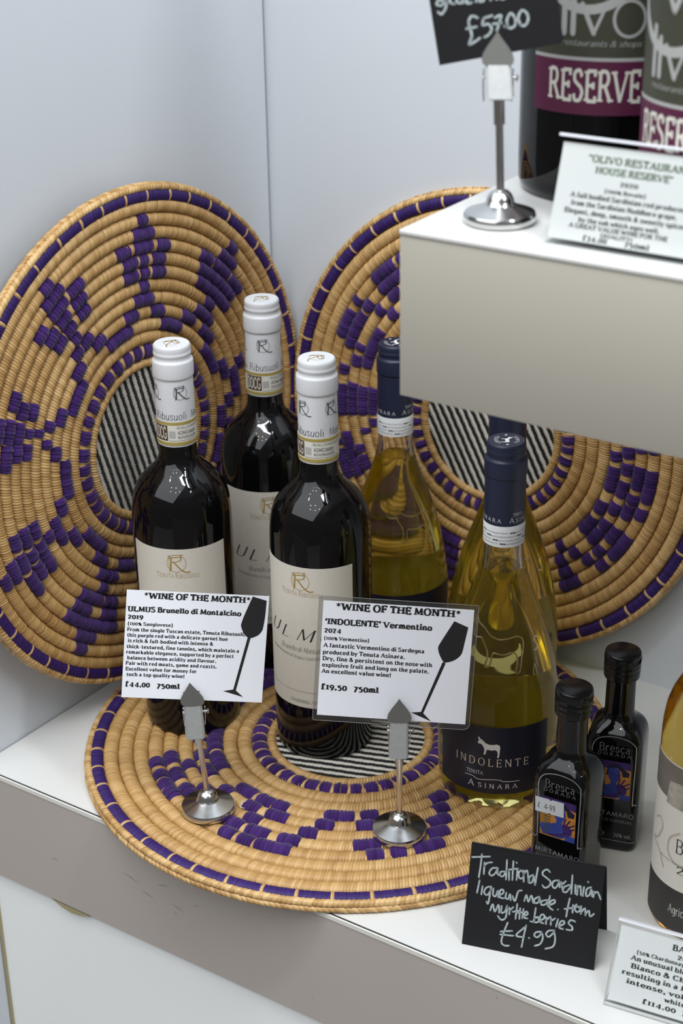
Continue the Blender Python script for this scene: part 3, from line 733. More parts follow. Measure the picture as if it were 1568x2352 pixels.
def red_bottle(label, loc, lab_az, strip_az, logo_az, tz):
    t = thing('red_wine_bottle', label, 'wine bottle', loc, group='red wine bottles with white capsules')
    m = MB(); m.lathe(RED, 96); m.build('glass_body', MT['darkglass'], t, smooth=50)
    m = MB(); m.lathe(cap_profile(15.1, 326.5, 247), 64); c = m.build('capsule', MT['capwhite'], t, smooth=40); c['label'] = 'white foil capsule'
    top = rt_logo(0, 0, 5.6, 1.15); A = math.radians(tz)
    emit('gold_emblem', top, lambda u, v: (u * math.cos(A) - v * math.sin(A), u * math.sin(A) + v * math.cos(A), 326.56), MT['gold'], c)
    q = []
    for k in range(4):
        a = math.radians(logo_az + 90 * k) * 15.3
        q += rt_logo(a, 291.0, 5.4, .8)
    txt = lay('Ribusuoli', 'hand', -17, 9.5, 269.5, 6.2) + lay('Montalcino', 'hand', 14, 41, 269.5, 6.0) + lay('Tenuta', 'hand', -42, -21, 269.5, 6.0)
    off = math.radians(strip_az + 23) * 15.3
    q += [[(a + off, b) for a, b in p] for p in txt]
    emit('capsule_print', q, on_cyl(15.12, 0), MT['ink'], c, step=2.0)
    # state seal strip
    m = MB(); m.lathe([(15.2, 249.0), (15.45, 249.0), (15.45, 267.5), (15.2, 267.5)], 64); s_ = m.build('seal_strip', MT['strip'], t, smooth=40); s_['label'] = 'paper seal strip below the capsule'
    m = MB(); m.lathe([(15.4, 265.4), (15.58, 265.4), (15.58, 267.7), (15.4, 267.7)], 64); m.lathe([(15.4, 248.8), (15.6, 248.8), (15.6, 251.3), (15.4, 251.3)], 64); m.build('gold_lines', MT['goldband'], s_, smooth=40)
    cyl_patch('brown_block', 15.46, strip_az - 27, 27, 252.4, 264.9, MT['brown'], s_, .06, 14)
    emit('seal_letters', lay('DOCG', 'cond', -6.2, 6.4, 254.2, 9.2), on_cyl(15.5, strip_az - 27, 0, .1), MT['strip'], s_, step=2)
    cyl_patch('grey_square', 15.46, strip_az + 13, 9.5, 254.6, 260.6, MT['lightgrey'], s_, .04, 6)
    q = lay('BRUNELLO DI MONTALCINO', 'sans', 7.5, 31, 262.2, 1.9) + lay('ADMC08885', 'sansb', 8, 24, 257.6, 2.9) + lay('NGH3ONL85XEM', 'sansb', 8, 24.5, 254.2, 2.1) + lay('Denominazione di Origine Controllata', 'sans', 1, 30, 252.0, 1.2)
    emit('seal_print', q, on_cyl(15.48, strip_az, 0, .06), MT['inkgrey'], s_, step=2.0)
    # paper label
    L = cyl_patch('paper_label', 39.4, lab_az, 60.5, 48.5, 172, MT['paper'], t, .22, 60); L['label'] = 'cream paper label'
    fn = on_cyl(39.62, lab_az, 0, .06)
    emit('gold_print', rt_logo(-.4, 160, 7.5, .95) + lay('Tenuta Ribusuoli', 'trajan', -17.2, 17.0, 147.2, 4.6, smallcaps=.78), fn, MT['gold'], L, step=2.5)
    q = []
    for ch, x, y, h in (('U', -29.0, 110.0, 10.5), ('L', -16.0, 108.6, 10.5), ('M', 1.5, 108.2, 10.8), ('U', 18.5, 108.8, 10.5), ('S', 31, 109.6, 10.5)):
        q += layc(ch, 'italic', x, y, h, 1.25)
    q += stroke([(-29, 124), (29, 124)], .01, False)
    emit('dark_print', q, fn, MT['ink'], L, step=2.5)
    arc = lambda u: 96.0 - 3.2 * (1 - abs(u) / 33)
    q2 = lay('Brunello di Montalcino', 'italic', -20.5, 21, 98.2, 4.6)
    q2 += [[(a, b + 2.6 * (abs(a) / 33) ** 1.5) for a, b in p] for p in lay('Denominazione di Origine Controllata e Garantita', 'italic', -32, 32, 91.8, 3.0)]
    q2 += lay('Vendemmia 2019', 'italic', -12.5, 12.5, 52.2, 3.8)
    emit('small_print', q2, fn, MT['inkgrey'], L, step=2.0)
    emit('rule_line', stroke([(-38.8, 62.5), (38.8, 62.5)], .7, False), fn, MT['taupe'], L, step=2.0)
    return t


red_bottle('left red wine bottle with white capsule standing behind the left price card', (-130, -39.6, MATZ - 2.4), -59.2, -77, -33.4, -35)
red_bottle('rear red wine bottle with white capsule, its label half hidden behind two others', (-134, 80.7, MATZ - 2.4), -52.5, -62, -54, -55)
red_bottle('front red wine bottle with white capsule standing on the striped mat centre', (-20.3, -7.0, MATZ - 3.4), -79.2, -98, -102.5, -60)

# ------------------------------------------------------------------ white wine bottles
WH = [(0, 5), (26, 4), (36, 1.0), (40, 0), (43, 1.2), (44.6, 4.5), (45.2, 10), (45.9, 30), (46.3, 52), (46.0, 66), (45.2, 78), (43.6, 92), (41.2, 107), (38.2, 121), (34.6, 135), (30.4, 148), (26.0, 160), (21.8, 171), (18.4, 181), (16.0, 190), (14.7, 198), (14.2, 206), (14.0, 215), (12.6, 222), (12.6, 280), (0, 280.6)]


def inset(prof, d, z0, z1):
    out = [(0, z0)]
    zs = np.linspace(z0, z1, 34); R = np.array([p for p in prof if 10 <= p[1] <= 206]); r = np.interp(zs, R[:, 1], R[:, 0]) - d
    r[0] *= .96
    return out + [(float(a), float(b)) for a, b in zip(r, zs)] + [(0, z1)]


def white_bottle(label, loc, lab_az, cap_az, tz):
    t = thing('white_wine_bottle', label, 'wine bottle', loc, group='clear white wine bottles with navy capsules')
    m = MB(); m.lathe(WH, 128); m.build('glass_body', MT['glass'], t, smooth=60)
    m = MB(); m.lathe(inset(WH, 2.6, 9, 187), 96); m.build('wine', MT['wine'], t, smooth=60)['label'] = 'pale yellow wine'
    m = MB(); m.lathe([(0, 187.4), (13.0, 187.4), (11.6, 198), (11.4, 212), (0, 212)], 64); m.build('air_space', MT['air'], t, smooth=60)
    m = MB(); m.lathe(cap_profile(14.9, 286.5, 222), 64); c = m.build('capsule', MT['capnavy'], t, smooth=40); c['label'] = 'navy foil capsule'
    q = lay('TENUTA', 'roman', 2.5, 10.6, 232.8, 2.4)
    for k in (0, 1, 2):
        q += [[(a + k * 31.2, b) for a, b in p] for p in lay('A', 'trajan', 0, 3.2, 227.8, 3.9) + lay('SINARA', 'trajan', 5.0, 25.6, 227.8, 3.0, track=34)]
    q = [[(a, b) for a, b in p] for p in q]
    emit('capsule_print', q, on_cyl(14.92, cap_az, 0, .1), MT['white_ink'], c, step=2)
    A = math.radians(tz)
    rot = lambda u, v: (u * math.cos(A) - v * math.sin(A), u * math.sin(A) + v * math.cos(A), 286.56)
    top = [donkey(0, .2, 9.5)] + [disc(-8.6, 0, .9), disc(8.6, 0, .9)]
    polys, W = text_polys('ASINARA', 'roman'); sc_ = 3.0 / 100; R0 = 9.2
    for p in polys:      # lower arc, tops towards the centre
        top.append([((R0 - b * sc_) * math.sin((a - W / 2) * .027 / R0 * 1.0), -(R0 - b * sc_) * math.cos((a - W / 2) * .027 / R0)) for a, b in p])
    polys, W = text_polys('TENUTA', 'roman')
    for p in polys:
        top.append([((6.6 + b * .026) * math.sin((a - W / 2) * .024 / 8), (6.6 + b * .026) * math.cos((a - W / 2) * .024 / 8)) for a, b in p])
    emit('top_print', top, rot, MT['white_ink'], c)
    m = MB(); m.lathe([(14.5, 208.3), (15.1, 208.5), (15.15, 224.6), (15.0, 225.0)], 64); s_ = m.build('paper_strip', MT['stripw'], t, smooth=40); s_['label'] = 'white printed paper strip'
    q = []
    for i, z in enumerate((219.3, 216.4, 213.5, 210.8)):
        for k in range(4):
            x = -46 + 24 * k + (5.5 * i) % 19
            q += lay('regione TULJA INDOLENTIA TEMPOLATUE', 'roman', x, x + 18.5, z, 1.1) + [[(x + 20 + d_, z), (x + 21.1 + d_, z), (x + 21.1 + d_, z + 1.1), (x + 20 + d_, z + 1.1)] for d_ in (0, 1.4, 2.8)][:3]
    emit('strip_print', q, on_cyl(15.16, cap_az + 10, 0, .06), MT['ink'], s_, step=2)
    # navy front label
    L = cyl_patch('navy_label', 46.25, lab_az, 57.5, 17, 75.5, MT['navylabel'], t, .2, 60); L['label'] = 'navy front label with donkey'
    fn = on_cyl(46.45, lab_az, 0, .06)
    emit('donkey_print', [donkey(-1.6, 58.0, 17.0)], fn, MT['white_ink'], L)
    emit('name_print', lay('INDOLENTE', 'trajan', -28.5, 29.0, 41.4, 6.4, track=26), fn, mat('pale_gold', (0.70, 0.62, 0.50), .45), L, step=2)
    q = lay('TENUTA', 'roman', -18.8, -5.6, 33.0, 3.2) + lay('A', 'trajan', -17.0, -12.6, 21.8, 5.2) + lay('SINARA', 'trajan', -9.0, 20.6, 21.8, 3.9, track=44) + stroke([(-20, 30.6), (-14, 30.6), (-9, 28.6), (2, 29.8), (8, 29.4), (10, 28.4), (22, 28.0)], .45)
    emit('estate_print', q, fn, MT['white_ink'], L, step=2)
    # back label seen through the wine
    bl = cyl_patch('back_label', 46.0, lab_az + 180, 44, 18, 74, MT['oliveprint'], t, .2, 30); bl['label'] = 'small dark back label'
    q = [[(-20, 50), (20, 50), (20, 64), (-20, 64)]]
    for i in range(6):
        q += lay('vino bianco prodotto e imbottigliato', 'roman', -30, 30, 22 + 4 * i, 2.0)
    emit('back_print', q, on_cyl(46.2, lab_az + 180, 0, .06), MT['strip'], bl, step=2.5)
    # donkey moulded into the glass
    R = np.array([p for p in WH]); rz = lambda z: float(np.interp(z, R[9:, 1], R[9:, 0]))
    dk = donkey(1.0, 137, 38); pts = catmull(dk + dk[:1], 3); m = MB()
    P = [((rz(v) + .1) * math.cos(math.radians(lab_az + 1) + u / (rz(v) + .1)), (rz(v) + .1) * math.sin(math.radians(lab_az + 1) + u / (rz(v) + .1)), v) for u, v in pts]
    m.tube(P, .6, 8, False)
    sp = catmull([(33.0, 139), (31, 140.6), (29, 138.6), (31, 136), (33, 133.4), (31, 131), (28.6, 132.6)], 4)
    P = [((rz(v) + .1) * math.cos(math.radians(lab_az + 1) + u / (rz(v) + .1)), (rz(v) + .1) * math.sin(math.radians(lab_az + 1) + u / (rz(v) + .1)), v) for u, v in sp]
    m.tube(P, .6, 8)
    m.build('moulded_donkey', MT['glass'], t, smooth=60)['label'] = 'donkey outline moulded in the glass'
    return t


white_bottle('front clear white wine bottle with navy capsule and donkey label, right of the price cards', (128.6, 12, MATZ - 2.6), -68, -47, -58)
white_bottle('left rear white wine bottle with navy capsule, behind the front red bottle', (-46, 143, MATZ - 2.6), -38, -34, -30)
white_bottle('right rear white wine bottle with navy capsule, directly behind the front white bottle', (72, 120, MATZ - 2.6), -58, -45, -50)

# ------------------------------------------------------------------ price card stands and cards
def dirs(az, tilt):
    a = math.radians(az); b = math.radians(tilt)
    N = Vector((math.cos(a) * math.cos(b), math.sin(a) * math.cos(b), math.sin(b))); U = Vector((-math.sin(a), math.cos(a), 0)); V = N.cross(U)
    return Matrix((U, V, N)).transposed()          # columns: right, up, towards the viewer


def card_stand(label, loc, az, zs, lean, twist=0.0):
    """zs: pole sleeve low, clip low, clip high, heart tip (heights above the foot)"""
    t = thing('card_stand', label, 'card holder stand', loc, math.radians(az + 90), group='chrome price card stands')   # local -Y faces the viewer
    m = MB(); m.lathe([(0, 0), (18.6, 0), (19.9, .8), (20.5, 2.4), (20.5, 4.4), (19.6, 6.0), (14, 8.0), (9.8, 9.6), (8.6, 10.2), (8.3, 10.8), (7.9, 11.2), (7.5, 13.4), (6.2, 16), (4.2, 17.8), (2.4, 18.4), (0, 18.4)], 64)
    m.build('foot', MT['chrome'], t, smooth=35)
    sl, c0, c1, ht = zs
    X = lambda z: lean * (z - 18)
    m = MB(); m.tube([(0, 0, 17), (X(sl + 6), 0, sl + 6)], 2.15, 20); m.build('pole', MT['chrome'], t, smooth=40)
    m = MB(); m.tube([(X(sl), 0, sl), (X(c0 + 6), 0, c0 + 6)], 3.1, 20); m.build('sleeve', MT['chrome'], t, smooth=40)
    # spring clip: bent front jaw ending in a spade, rear jaw, spring and rivet
    x0, x1 = X(c0), X(c1); tl = .16
    F = lambda x, y, z: (x, y, z)
    m = MB()
    yf0, yf1 = -9.5, -2.6                      # front face leans back to the card
    hw0, hw1 = 6.6 + twist * 0, 6.2
    v = [(x0 - hw0 - twist, yf0, c0), (x0 + hw0 - twist, yf0, c0), (x1 + hw1, yf1, c1), (x1 - hw1, yf1, c1),
         (x0 - hw0 - twist - .9, yf0 + 7, c0 + 1), (x0 + hw0 - twist + .9, yf0 + 7, c0 + 1), (x1 + hw1 + .6, yf1 + 3, c1), (x1 - hw1 - .6, yf1 + 3, c1)]
    m.add(v, [(0, 1, 2, 3), (1, 5, 6, 2), (4, 0, 3, 7), (0, 4, 5, 1), (3, 2, 6, 7), (5, 4, 7, 6)])
    import bmesh
    bm = bmesh.new(); vs = [bm.verts.new(p) for p in m.v]; [bm.faces.new([vs[i] for i in f]) for f in m.f]
    bmesh.ops.bevel(bm, geom=list(bm.edges), offset=.8, segments=2, affect='EDGES'); bm.verts.index_update()
    cl = link_mesh('clip', [tuple(v.co) for v in bm.verts], [tuple(v.index for v in f.verts) for f in bm.faces], MT['steel'], t, smooth=35); bm.free()
    w_ = 8.6; xt = X(ht)
    hp = [(0, ht), (2.2, ht - 3.2), (5.6, ht - 7.6), (7.9, ht - 11.2), (8.7, ht - 14.0), (8.2, ht - 16.2), (6.4, ht - 17.6), (3, ht - 18), (-3, ht - 18), (-6.4, ht - 17.6), (-8.2, ht - 16.2), (-8.7, ht - 14), (-7.9, ht - 11.2), (-5.6, ht - 7.6), (-2.2, ht - 3.2)]
    yy = lambda z: -2.0 + (z - c1) * .19
    m = MB(); m.prism(hp, -1.0, -0.3, fn=lambda x, z, o: (x + X(z), yy(z) + o, z)); m.build('spade_jaw', MT['dullsteel'], cl)['label'] = 'dull grey spade shaped jaw tip'
    m = MB(); v0 = c0 + 4
    m.prism([(-6, c0 + 6), (6, c0 + 6), (6.0, c1 + 6), (-6.0, c1 + 6)], 0.6, 1.3, fn=lambda x, z, o: (x + X(z), 3.0 - (z - c0) * .03 + o, z)); m.build('rear_jaw', MT['chrome'], cl)
    zc = c1 - 9
    m = MB(); m.tube([(X(zc) - 8.6, 0, zc - 1), (X(zc) + 9.4, 0, zc - 1)], .9, 12); m.lathe([(0, -1), (1.5, -.8), (1.9, 0), (1.5, .8), (0, 1)], 12)
    k = len(m.v) - 3 * 12 - 2
    for i in range(k, len(m.v)):
        a, b, c = m.v[i]; m.v[i] = (X(zc) + 10.0 + c, a, zc - 1 + b)
    m.build('rivet', MT['chrome'], cl, smooth=50)
    m = MB()
    for sgn in (-1, 1):
        xs = X(zc) + sgn * 7.9
        m.tube([(xs, -1 + 1.6 * math.cos(a), zc + 1 + 3.6 * math.sin(a) * .8) for a in np.linspace(-2.6, 2.2, 14)], .45, 6)
        m.tube([(xs + sgn * .2, .8, zc), (xs, 1.4, zc - 8), (xs - sgn * .4, 2.2, zc - 14)], .45, 6)
    m.build('spring', MT['chrome'], cl, smooth=60)
    return t


SL = (-33.2, -145.5, 10.6); SR = (104.2, -92.5, 10.6); ST = (204.8, -148.4, 502.3)
card_stand('chrome card stand holding the left wine of the month card', SL, -50.33, (58.4, 69.2, 97.9, 112.8), -.085, 1.8)
card_stand('chrome card stand holding the laminated card, right of the left stand on the mat', SR, -58.18, (60, 70.8, 99.7, 116.0), 0.0, .6)
card_stand('chrome card stand on the box shelf holding the black chalk card', ST, -61.7, (54.5, 69, 89.5, 103.8), -0.045, -1.0)


def rot2(R, deg):
    return R @ Matrix.Rotation(math.radians(deg), 3, 'Z')


CARD1 = [('*WINE OF THE MONTH*', -38.7, 38.2, 35.0, 4.3), ('ULMUS Brunello di Montalcino', -49.6, 31.9, 24.9, 3.7), ('2019', -49.4, -38.6, 19.2, 3.3), ('(100% Sangiovese)', -49.3, -17.1, 14.4, 2.4),
 ('From the single Tuscan estate, Tenuta Ribusuoli,', -49.5, 35.8, 9.9, 2.55), ('this purple red with a delicate garnet hue', -49.3, 23.3, 5.7, 2.55), ('is rich & full-bodied with intense &', -48.6, 13.0, 1.5, 2.55), ('thick-textured, fine tannins, which maintain a', -49.3, 32.1, -3.0, 2.55), ('remarkable elegance, supported by a perfect', -49.4, 28.5, -7.2, 2.55), ('balance between acidity and flavour.', -48.4, 16.0, -11.5, 2.55), ('Pair with red meats, game and roasts.', -49.3, 16.6, -15.7, 2.55), ('Excellent value for money for', -49.2, 2.2, -20.0, 2.55), ('such a top quality wine!', -48.4, -6.4, -24.2, 2.6), ('£44.00', -49.1, -31.2, -32.4, 3.9), ('750ml', -26.3, -9.6, -32.8, 3.9)]
GLASS1 = [[(39.4, 40.1), (49.7, 37.4), (49.4, 25.4), (48.5, 17.0), (47.6, 13.9), (44.9, 10.7), (39.9, 8.4), (37.7, 8.9), (34.7, 11.8), (32.4, 17.0), (32.6, 20.1), (34.4, 26.2)], [(37.7, 8.9), (39.8, 8.2), (31.7, -32.2), (29.7, -31.5)], [(22.4, -33.0), (29.7, -31.5), (31.7, -32.2), (37.4, -37.1)]]
CARD2 = [('*WINE OF THE MONTH*', -44.0, 44.2, 36.7, 4.9), ('‘INDOLENTE’ Vermentino', -50.9, 24.6, 25.7, 4.1), ('2024', -51.1, -39.3, 19.4, 3.5), ('(100% Vermentino)', -51.0, -19.3, 14.0, 2.5), ('A fantastic Vermentino di Sardegna', -51.1, 20.3, 8.6, 2.9), ('produced by Tenuta Asinara.', -51.3, 6.7, 3.5, 2.9), ('Dry, fine & persistent on the nose with', -51.2, 26.5, -1.3, 2.9), ('explosive fruit and long on the palate.', -51.3, 24.5, -6.1, 2.9), ('An excellent value wine!', -51.4, -2.1, -10.8, 2.9), ('£19.50', -51.4, -32.9, -23.2, 4.2), ('750ml', -28.1, -10.3, -23.4, 4.2)]
GLASS2 = [[(39.8, 33.8), (50.0, 29.8), (48.3, 18.8), (47.0, 10.8), (44.5, 6.9), (40.7, 4.2), (35.5, 2.6), (34.1, 3.3), (31.4, 7.7), (30.0, 11.7), (29.9, 14.2), (31.5, 18.0)], [(33.7, 2.9), (36.0, 2.2), (22.6, -36.6), (20.8, -35.9)], [(13.9, -36.4), (20.8, -35.5), (22.6, -36.3), (28.9, -42.3)]]


def price_card(name, label, base, az, c, rot, hw, hh, lines, glass, laminate):
    R = dirs(az, 12)
    org = Vector((base[0], base[1], 100)) + R @ Vector((c[0], c[1], 0.0))
    t = thing(name, label, 'price card', org, rot2(R, rot))
    m = MB(); m.box(-hw, hw, -hh, hh, -.25, .25); m.build('paper', MT['cardwhite'], t)
    q = []
    for s_, x0, x1, y, h in lines:
        q += lay(s_, 'cooper' if h > 3 else 'cooperm', x0, x1, y, h)
    emit('printed_text', q, lambda u, v: (u, v, .3), MT['ink'], t)
    emit('wine_glass_print', [catmull(glass[0][1:] + glass[0][:1], 4), glass[1], glass[2]], lambda u, v: (u, v, .31), MT['ink'], t)['label'] = 'black wine glass silhouette'
    if laminate:
        m = MB(); a, b, c_, d = laminate; r = 4
        out = [(a + 1, b), (c_ - r, b), (c_ - r * .3, b + r * .3), (c_, b + r), (c_, d - 1), (c_ - 1, d), (a + 1, d), (a, d - 1), (a, b + 1)]
        m.prism(out, .42, .5); m.build('laminate_pouch', MT['film'], t)['label'] = 'clear laminate pouch around the paper'
        m = MB(); n_ = len(out)
        inn = [(-hw + .1, -hh + .1), (hw - .1, -hh + .1), (hw - .1, hh - .1), (-hw + .1, hh - .1)]
        for (p0, p1, p2, p3) in ((out[0], out[1], inn[1], inn[0]), (out[1], out[2], inn[1], inn[1]), (out[2], out[3], inn[1], inn[1]), (out[3], out[4], inn[2], inn[1]), (out[4], out[5], inn[2], inn[2]), (out[5], out[6], inn[3], inn[2]), (out[6], out[7], inn[3], inn[3]), (out[7], out[8], inn[0], inn[3]), (out[8], out[0], inn[0], inn[0])):
            pts = [p0, p1, p2] + ([p3] if p3 != p2 else []); k_ = len(m.v)
            m.v += [(x, y, -.35) for x, y in pts]; m.f.append(tuple(range(k_, k_ + len(pts))))
        m.build('laminate_margin', MT['margin'], t)['label'] = 'clear sealed margin'
        m = MB()
        for i in range(n_):
            a_, b_ = out[i], out[(i + 1) % n_]; m.tube([(a_[0], a_[1], .05), (b_[0], b_[1], .05)], .17, 6)
        m.build('laminate_edge', MT['cutedge'], t)
    return t


price_card('price_card', 'white wine of the month card with wine glass print in front of left red bottle', SL, -50.33, (-2.53, 48.62), -6.56, 51.4, 40.8, CARD1, GLASS1, None)
price_card('laminated_price_card', 'laminated white wine of the month card with clear margin beside the front white bottle', SR, -58.18, (-3.15, 51.34), -3.75, 53.2, 42.75, CARD2, GLASS2, (-56.2, -46.9, 56.3, 46.2))

# chalk card held by the upper stand
def hand_map(A, pts):
    return [(A[0][0] * x + A[1][0] * y + A[2][0], A[0][1] * x + A[1][1] * y + A[2][1]) for x, y in pts]


R = dirs(-61.66, 8)
t = thing('chalk_price_card', 'black card with chalk price £57.00 clipped above the box shelf', 'price card', Vector((204.8, -148.4, 600.0)) - R @ Vector((0, 0, .2)), R)
m = MB(); m.prism([(-34.4, -11.6), (31.5, 0.2), (18.6, 73), (-47.4, 61.2)], -.35, .35); m.build('card_sheet', MT['chalkboard'], t)
AT = [[0.0881437, -0.0000242], [0.0023262, -0.0848137], [-44.394208, 21.942084]]
ST_T = [[(335, 105), (300, 95), (282, 130), (292, 175), (300, 215), (285, 262), (300, 262), (350, 228)], [(268, 172), (330, 160)], [(422, 92), (372, 108)], [(372, 108), (366, 150), (398, 142), (420, 170), (405, 205), (378, 222)], [(440, 105), (476, 90), (468, 130), (452, 182)], [(430, 142), (478, 136)], [(496, 156), (498, 158)],
        [(520, 165), (512, 120), (535, 78), (562, 110), (560, 150), (535, 168), (516, 150)], [(596, 150), (580, 105), (600, 62), (630, 75), (640, 115), (620, 152), (592, 145)],
        [(150, 10), (105, 0), (90, 25), (120, 30), (145, 0), (146, 40), (120, 82), (98, 70)], [(175, -30), (170, 10), (195, 22)], [(215, -20), (212, 10), (240, 15), (250, -20), (252, 15)], [(300, -20), (272, -5), (275, 18), (300, 14)], [(330, -40), (328, 8)], [(372, -20), (350, -5), (352, 8), (372, 2), (380, -25)], [(420, -40), (415, -2)], [(455, -50), (452, -6)], [(500, -50), (470, -30), (478, -8), (500, -12)]]
q = []
for s_ in ST_T:
    q += stroke(hand_map(AT, s_), 1.35)
emit('chalk_writing', q, lambda u, v: (u, v, .42), MT['chalk'], t)

# ------------------------------------------------------------------ folded tent card
dv = Vector((math.cos(math.radians(15.4)), math.sin(math.radians(15.4)), 0)); nv = Vector((-dv.y, dv.x, 0))
t = thing('tent_card', 'folded black card with chalk text about myrtle berry liqueur, in front of the small bottles', 'price card', (198.8, -164.1, 0), math.radians(15.4))
Wd, Ht, Dp = 90.8, 68.6, 23.0


def sheet(p, q_, x0, x1, th):
    """thin folded panel between two (y, z) lines"""
    (y0, z0), (y1, z1) = p, q_; dy, dz = y1 - y0, z1 - z0; L = math.hypot(dy, dz); ny, nz = -dz / L * th, dy / L * th
    v = [(x0, y0, z0), (x1, y0, z0), (x1, y1, z1), (x0, y1, z1), (x0, y0 - ny, z0 - nz), (x1, y0 - ny, z0 - nz), (x1, y1 - ny, z1 - nz), (x0, y1 - ny, z1 - nz)]
    return v, [(0, 1, 2, 3), (7, 6, 5, 4), (0, 4, 5, 1), (1, 5, 6, 2), (2, 6, 7, 3), (3, 7, 4, 0)]


m = MB(); m.add(*sheet((0, 0.1), (Dp, Ht), 0, Wd, .6)); m.build('front_panel', MT['chalkboard'], t)
m = MB(); m.add(*sheet((Dp + .1, Ht), (Dp + 21, 0.1), 0, Wd + 1, .6)); m.tube([(0, Dp + .2, Ht - .3), (Wd + .6, Dp + .2, Ht - .3)], .7, 8); m.build('back_panel', MT['chalkboard'], t)
AF = [[0.07453964, 0.01473537], [0.00789352, -0.07659225], [-13.08236007, 73.79580463]]
HW = [[(172, 185), (335, 182)], [(262, 160), (250, 260), (232, 370)], [(285, 235), (278, 340)], [(280, 270), (310, 240), (355, 235)], [(405, 285), (355, 288), (328, 330), (348, 355), (385, 330), (405, 285), (402, 335), (425, 355)], [(480, 320), (435, 320), (425, 352), (455, 360), (485, 310)], [(490, 215), (480, 390)], [(508, 320), (508, 395)], [(548, 225), (537, 395)], [(505, 302), (590, 292)], [(585, 300), (575, 395)], [(576, 238), (578, 242)],
      [(620, 305), (596, 330), (600, 375), (625, 380), (640, 345), (620, 305)], [(640, 310), (640, 410)], [(645, 335), (672, 312), (685, 420)], [(725, 350), (692, 370), (690, 420), (718, 410), (732, 360), (740, 430)], [(768, 285), (742, 440)],
      [(875, 325), (850, 302), (815, 318), (812, 350), (850, 380), (880, 412), (868, 450), (830, 466), (808, 442)], [(955, 400), (912, 405), (895, 440), (918, 470), (950, 435), (955, 402), (962, 462)], [(976, 415), (985, 475)], [(980, 442), (1015, 408)], [(1055, 440), (1005, 458), (990, 495), (1020, 505), (1058, 460)], [(1075, 355), (1065, 520)], [(1102, 440), (1100, 520)], [(1122, 450), (1116, 530)], [(1120, 475), (1146, 450), (1150, 532)], [(1178, 460), (1165, 540)], [(1212, 414), (1215, 417)], [(1240, 462), (1202, 480), (1196, 540), (1225, 530), (1242, 480), (1248, 542)], [(1265, 500), (1260, 550)], [(1265, 522), (1296, 505), (1325, 570)],
      [(240, 395), (215, 510)], [(266, 450), (255, 525)], [(345, 452), (300, 465), (280, 508), (310, 530), (345, 480)], [(346, 455), (318, 605), (302, 588)], [(366, 470), (362, 530), (386, 540), (406, 490), (411, 552)], [(420, 532), (455, 512), (452, 482), (426, 492), (425, 550), (465, 560)], [(482, 510), (476, 555), (500, 565), (516, 520), (522, 577)], [(540, 540), (560, 586), (590, 500), (622, 490)],
      [(645, 585), (665, 530), (682, 592), (710, 535), (726, 602)], [(780, 545), (736, 570), (745, 605), (775, 590), (782, 550), (792, 610)], [(850, 575), (802, 588), (800, 620), (838, 612), (860, 580)], [(876, 538), (856, 632)], [(866, 622), (915, 602), (916, 575), (880, 590), (872, 642), (902, 665)], [(945, 660), (947, 661)], [(1052, 562), (1035, 640), (1020, 726)], [(1005, 656), (1082, 645)], [(1082, 620), (1076, 690)], [(1080, 652), (1112, 615)], [(1120, 628), (1096, 655), (1118, 684), (1146, 660), (1120, 628)], [(1152, 630), (1150, 700)], [(1150, 690), (1186, 650), (1190, 712)], [(1190, 705), (1222, 670), (1230, 722), (1266, 700)],
      [(335, 670), (360, 612), (376, 682), (412, 618), (416, 692)], [(440, 630), (437, 690), (470, 680), (490, 625)], [(490, 625), (478, 730), (438, 756), (405, 720)], [(510, 645), (510, 706)], [(510, 672), (546, 640)], [(582, 612), (565, 746)], [(540, 682), (602, 674)], [(608, 650), (600, 746)], [(575, 692), (642, 684)], [(638, 658), (626, 742)], [(640, 722), (676, 702), (666, 680), (646, 700), (646, 735), (672, 742)],
      [(748, 648), (730, 776)], [(736, 742), (772, 730), (766, 776), (700, 768)], [(790, 762), (826, 736), (816, 705), (790, 720), (786, 770), (816, 785)], [(842, 730), (840, 792)], [(840, 757), (880, 725)], [(886, 740), (882, 800)], [(884, 767), (922, 740)], [(948, 748), (930, 816)], [(955, 812), (1000, 790), (1000, 765), (972, 770), (956, 820), (992, 836)], [(1100, 770), (1062, 755), (1042, 785), (1072, 815), (1070, 846), (1022, 840)],
      [(495, 780), (470, 840), (440, 925), (440, 970), (470, 990), (505, 990)], [(430, 862), (535, 855)], [(425, 888), (545, 900)], [(662, 805), (640, 900), (620, 1002)], [(655, 818), (570, 895), (642, 912)], [(686, 918), (690, 921)], [(800, 862), (752, 866), (735, 895), (765, 912), (802, 872)], [(800, 862), (812, 915), (790, 970), (740, 990)], [(915, 850), (866, 852), (840, 882), (865, 908), (908, 870)], [(912, 852), (922, 930), (902, 995), (835, 1015)]]
q = []
for s_ in HW:
    q += stroke(hand_map(AF, s_), 1.15)
cl = math.hypot(Dp, Ht)
emit('chalk_writing', q, lambda u, v: (u, v * Dp / cl - .12, .1 + v * (Ht - .1) / cl + .04), MT['chalk'], t)

# ------------------------------------------------------------------ small square liqueur bottles
def rsq(h, r, n=8):
    """outline of a rounded square, half-size h, corner radius r"""
    o = []
    for k, (sx_, sy_) in enumerate(((1, 1), (-1, 1), (-1, -1), (1, -1))):
        for i in range(n + 1):
            a = math.pi / 2 * (k + i / n); o.append((sx_ * (h - r) + r * math.cos(a), sy_ * (h - r) + r * math.sin(a)))
    return o


